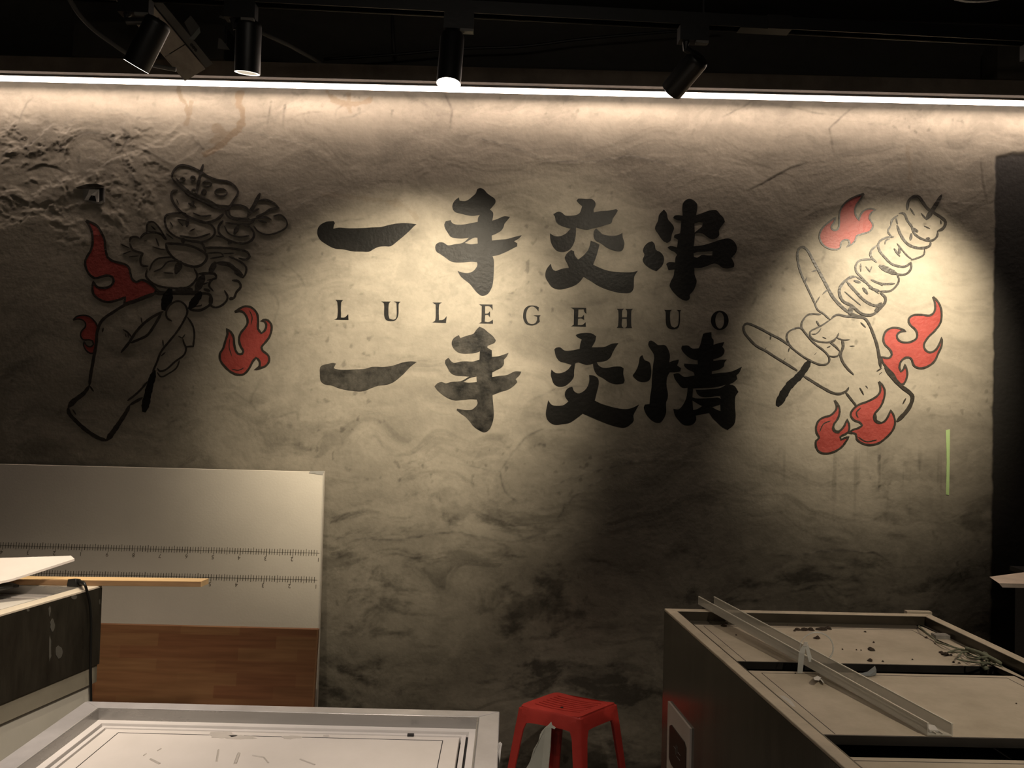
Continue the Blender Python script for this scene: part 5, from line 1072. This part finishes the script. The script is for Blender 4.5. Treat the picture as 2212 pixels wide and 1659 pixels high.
def lamp(px_ad, label, top_px, bot_px, dtop, dbot, R, lens, aim, power, deg, blend=.6, adw=.09, tilt_rim=True, color=WARM):
    """adapter at photo x px_ad under the track; body from top to bottom point (pixel, distance)"""
    s_ = (at(px_ad, 40, ZTR) - ta).dot(tv)
    lo = TP(s_, 0, -.03)
    t = thing('track_spotlight', label, 'spotlight', lo, 'cylindrical spotlights on the black track' if False else None)
    tbar(MB(), s_ - adw / 2, s_ + adw / 2, -.019, .019, -.050, -.0015).build('adapter', M['lamp_black'], t)
    tbar(MB(), s_ + .005, s_ + adw / 2 - .002, -.020, -.004, -.058, -.0502).build('lock_tab', M['grey_tab'], t)
    if dbot is None:
        r1, r2 = ray(*top_px), ray(*bot_px); r1 = r1 / r1.y; r2 = r2 / r2.y; dbot = dtop * r1.dot(r2) / r2.dot(r2) + .004
    A_ = aty(*top_px, dtop); B_ = aty(*bot_px, dbot); ax_ = (B_ - A_).normalized()
    sx = TP(s_ - adw / 4, 0, -.050)
    MB().tube([sx, sx + Vector((0, 0, -.02)), A_ + ax_ * .004], [.012, .011, .009], 10).build('stem', M['lamp_black'], t)
    n = 40
    ro = R; L = (B_ - A_).length
    prof = [(0.0, .55 * ro), (.004, .86 * ro), (.010, .97 * ro), (.016, ro), (L, ro), (L, ro * .93), (L - .012, ro * .88)]
    x_ = ax_.cross(Vector((0, 0, 1)) if abs(ax_.z) < .95 else Vector((0, 1, 0))).normalized(); y_ = ax_.cross(x_)
    vs = []; fs = []
    for (h_, r_) in prof:
        for k in range(n):
            an = 2 * math.pi * k / n; vs.append(A_ + ax_ * h_ + (x_ * math.cos(an) + y_ * math.sin(an)) * r_)
    for i in range(len(prof) - 1):
        for k in range(n): fs.append((i * n + k, i * n + (k + 1) % n, (i + 1) * n + (k + 1) % n, (i + 1) * n + k))
    fs.append(tuple(range(n))[::-1])
    o = obj('body', vs, fs, M['lamp_black'], t); autosmooth(o, 35)
    if lens != 'none':
        rim_m = M['lens_rim'] if lens == 'mid' else M['lens_hot']
        def disc(h_, r0_, r1_, m_, nm):
            vs = []; 
            for r_ in (r0_, r1_):
                for k in range(n):
                    an = 2 * math.pi * k / n; vs.append(A_ + ax_ * h_ + (x_ * math.cos(an) + y_ * math.sin(an)) * r_)
            vs2 = vs + [v + ax_ * .0015 for v in vs]
            fs = []
            for k in range(n):
                k2 = (k + 1) % n; fs += [(k, k2, n + k2, n + k), (2 * n + k, 3 * n + k, 3 * n + k2, 2 * n + k2), (n + k, n + k2, 3 * n + k2, 3 * n + k), (k, 2 * n + k, 2 * n + k2, k2)]
            return obj(nm, vs2, fs, m_, t)
        disc(L - .0012, ro * .80, ro * .985, rim_m, 'lens_ring')
        disc(L - .002, .0008, ro * .80, M['lens_mid'] if lens == 'mid' else M['lens_hot'], 'lens')
    if power:
        sp = spot('bulb', B_ + ax_ * .012, B_ + ax_ * .012 + (aim - B_ if aim else ax_), power, deg, blend, color)
    return t, A_, B_, ax_
DT = 2.38
lamp(330, 'leftmost black spotlight leaning down to the left', (345, 42), (294, 143), 2.30, None, .0375, 'hot', Vector((-1.62, 2.15, .80)), 66, 52, 1)
lamp(540, 'black spotlight pointing straight down with a dim lens', (538, 44), (534, 158), 2.33, 2.36, .0375, 'mid', None, 36, 90, 1)
lamp(992, 'black spotlight with a brightly glowing lens over the first characters', (978, 72), (969, 181), 2.36, 2.34, .0365, 'hot', aty(905, 740, WY), 285, 71, 1.0)
hot1 = aty(1190, 620, WY)
lamp(1508, 'dark spotlight tilted away towards the lettering, lens hidden', (1512, 122), (1451, 196), 2.40, 2.50, .037, 'hot', hot1, 28, 72, 1.0)
hot2 = aty(1915, 705, WY)
lamp(2330, 'spotlight just beyond the right end of the view aimed at the right drawing', (2330, 110), (2285, 190), 2.42, 2.52, .037, 'hot', hot2, 220, 61, 1.0)

# ------------------------------------------------------------------ ceiling clutter
# slanted galvanised channel
c0 = aty(268, -30, 2.95); c1 = aty(426, 159, 3.2)
sc = thing('steel_channel', 'slanting dusty metal channel above the left of the light strip', 'channel', c1)
axc = (c1 - c0).normalized(); sdv = Vector((1, 0, -.05)).normalized(); sdv = (sdv - axc * sdv.dot(axc)).normalized(); nn2 = axc.cross(sdv)
if nn2.y > 0: nn2 = -nn2
def cseg(p, q, w0, w1, n0, n1): return [p + sdv * w0 + nn2 * n0, p + sdv * w1 + nn2 * n0, p + sdv * w1 + nn2 * n1, p + sdv * w0 + nn2 * n1], [q + sdv * w0 + nn2 * n0, q + sdv * w1 + nn2 * n0, q + sdv * w1 + nn2 * n1, q + sdv * w0 + nn2 * n1]
cm = c0.lerp(c1, .70)
MB().hexa(*cseg(c0, cm, -.064, .046, 0, .0041)).build('web', M['galv'], sc)
MB().hexa(*cseg(cm + axc * .004, c1, -.064, .046, 0, .0041)).build('web', M['galv'], sc)
MB().hexa(*cseg(c0, c1, -.067, -.063, -.03, .006)).build('flange', M['galv'], sc)
MB().hexa(*cseg(c0, c1, .046, .082, -.012, -.008)).build('flange', M['conduit'], sc)
for k in range(3): p_ = cm.lerp(c1, .15 + .10 * k) + sdv * .063 + nn2 * -.007; MB().tube([p_, p_ + nn2 * .003], .006, 8).build('hole', M['gap'], sc)
# curved conduit
t = thing('flexible_conduit', 'thin grey conduit curving down at the upper left', 'conduit', aty(272, 116, 3.0))
cc = [aty(p.x, p.y, 2.9 + .10 * i / 30) for i, p in enumerate(crom([(140, -20), (170, 30), (205, 66), (240, 92), (282, 120), (330, 140), (380, 150)], 9))]
MB().tube(cc, .0085, 8).build('tube', M['conduit'], t, smooth=True)
# dark duct and panels behind
t = thing('ceiling_duct', 'large dark duct panel above the light strip at upper left', 'duct', aty(300, 90, 3.25))
p0 = aty(142, 30, 3.2); p1_ = aty(470, 160, 3.2)
MB().box(p0.x, p1_.x, 3.26, 3.38, BT + .001, p0.z).build('panel', mat('duct_panel', (.028, .025, .020), .7, var=.2), t)
# cable clip block
t = sc
Q1 = [(398, 48), (412, 33), (431, 58), (414, 80)]; Q2 = [(431, 58), (433, 70), (420, 86), (406, 84), (414, 78)]
MB().hexa([aty(x, y, 2.92) for x, y in Q1], [aty(x, y, 2.90) for x, y in Q1]).build('bracket', M['conduit'], t)
MB().hexa([aty(x, y, 2.91) for x, y in Q2], [aty(x, y, 2.885) for x, y in Q2]).build('bracket', mat('bracket_light', (.20, .21, .19), .6), t)
t = thing('anchor_plate', 'pair of thin metal anchor plates between the two left spotlights', 'bracket', aty(490, 80, 2.95))
for Q1 in ([(472, 37), (476, 33), (514, 49), (512, 53)], [(500, 28), (530, 28), (530, 45), (503, 47)], [(472, 82), (478, 84), (497, 108), (470, 105)]):
    MB().hexa([aty(x, y, 2.95) for x, y in Q1], [aty(x, y, 2.94) for x, y in Q1]).build('plate', M['conduit'], t)
for xx in (492, 513): MB().tube([aty(xx, 40, 2.945), Vector((aty(xx, 40, 2.945).x, 2.945, 3.3))], .003, 6).build('threaded_rod', M['lamp_black'], t)
MB().tube([aty(488, 95, 2.945), aty(490, 38, 2.945)], .003, 6).build('threaded_rod', M['lamp_black'], t)
t = thing('thin_pipe', 'thin dark pipe slanting behind the second spotlight', 'pipe', aty(640, 110, 3.2))
MB().tube([aty(560, 68, 3.15), aty(625, 98, 3.2), aty(703, 141, 3.3)], .009, 8).build('tube', M['conduit'], t, smooth=True)
t = thing('thin_pipe', 'faint vertical pipe on the dark wall left of the glowing lamp', 'pipe', aty(852, 120, 3.33))
MB().tube([aty(847, 30, 3.36), aty(849, 90, 3.36), aty(853, 125, 3.36)], .007, 8).build('tube', mat('dark_pipe', (.035, .033, .03), .6), t, smooth=True)
t = thing('cable_run', 'long dark cable sagging across the black wall behind the lamps', 'cable', aty(1200, 100, 3.3))
MB().tube([aty(p.x, p.y, 3.33) for p in crom([(700, 128), (850, 118), (1000, 105), (1130, 100), (1250, 85), (1400, 72), (1560, 60)], 20)], .006, 6).build('cable', mat('dark_cable', (.006, .006, .006), .5), t, smooth=True)
t = thing('pipe_run', 'dark horizontal pipe above the track along the ceiling', 'pipe', aty(1200, 30, 2.9))
MB().tube([aty(560, 2, 2.75), aty(2300, 68, 2.95)], .011, 10).build('tube', mat('dark_pipe_b', (.03, .028, .025), .7), t, smooth=True)
# block at far right and round lamp ring top right
t = thing('wall_block', 'pale plaster block on the beam at the upper right corner', 'block', aty(2190, 140, 3.3))
p0 = aty(2152, 98, 3.28); p1_ = aty(2300, 178, 3.28); MB().box(p0.x, p1_.x, 3.27, 3.38, BT + .001, p0.z).build('block', mat('block_plaster', (.05, .043, .034), .8, bump=.4, var=.2), t)
ctr = aty(2165, -60, 1.95); t = thing('pendant_ring', 'round dark ceiling fitting with a bluish rim in the top right corner', 'ceiling fitting', ctr)
vs = []; fs = []; n = 48
for (r_, z_) in ((.060, .05), (.125, .02), (.135, 0), (.132, -.010), (.118, -.010), (.112, .004)):
    for k in range(n): an = 2 * math.pi * k / n; vs.append(ctr + Vector((r_ * math.cos(an), r_ * math.sin(an), z_)))
for i in range(5):
    for k in range(n): fs.append((i * n + k, i * n + (k + 1) % n, (i + 1) * n + (k + 1) % n, (i + 1) * n + k))
fs.append(tuple(range(n)))
obj('shade', vs, fs, M['bluish'], t, smooth=True)
MB().tube([ctr + Vector((0, 0, .05)), Vector((ctr.x, ctr.y, 3.3))], .006, 8).build('rod', M['lamp_black'], t)
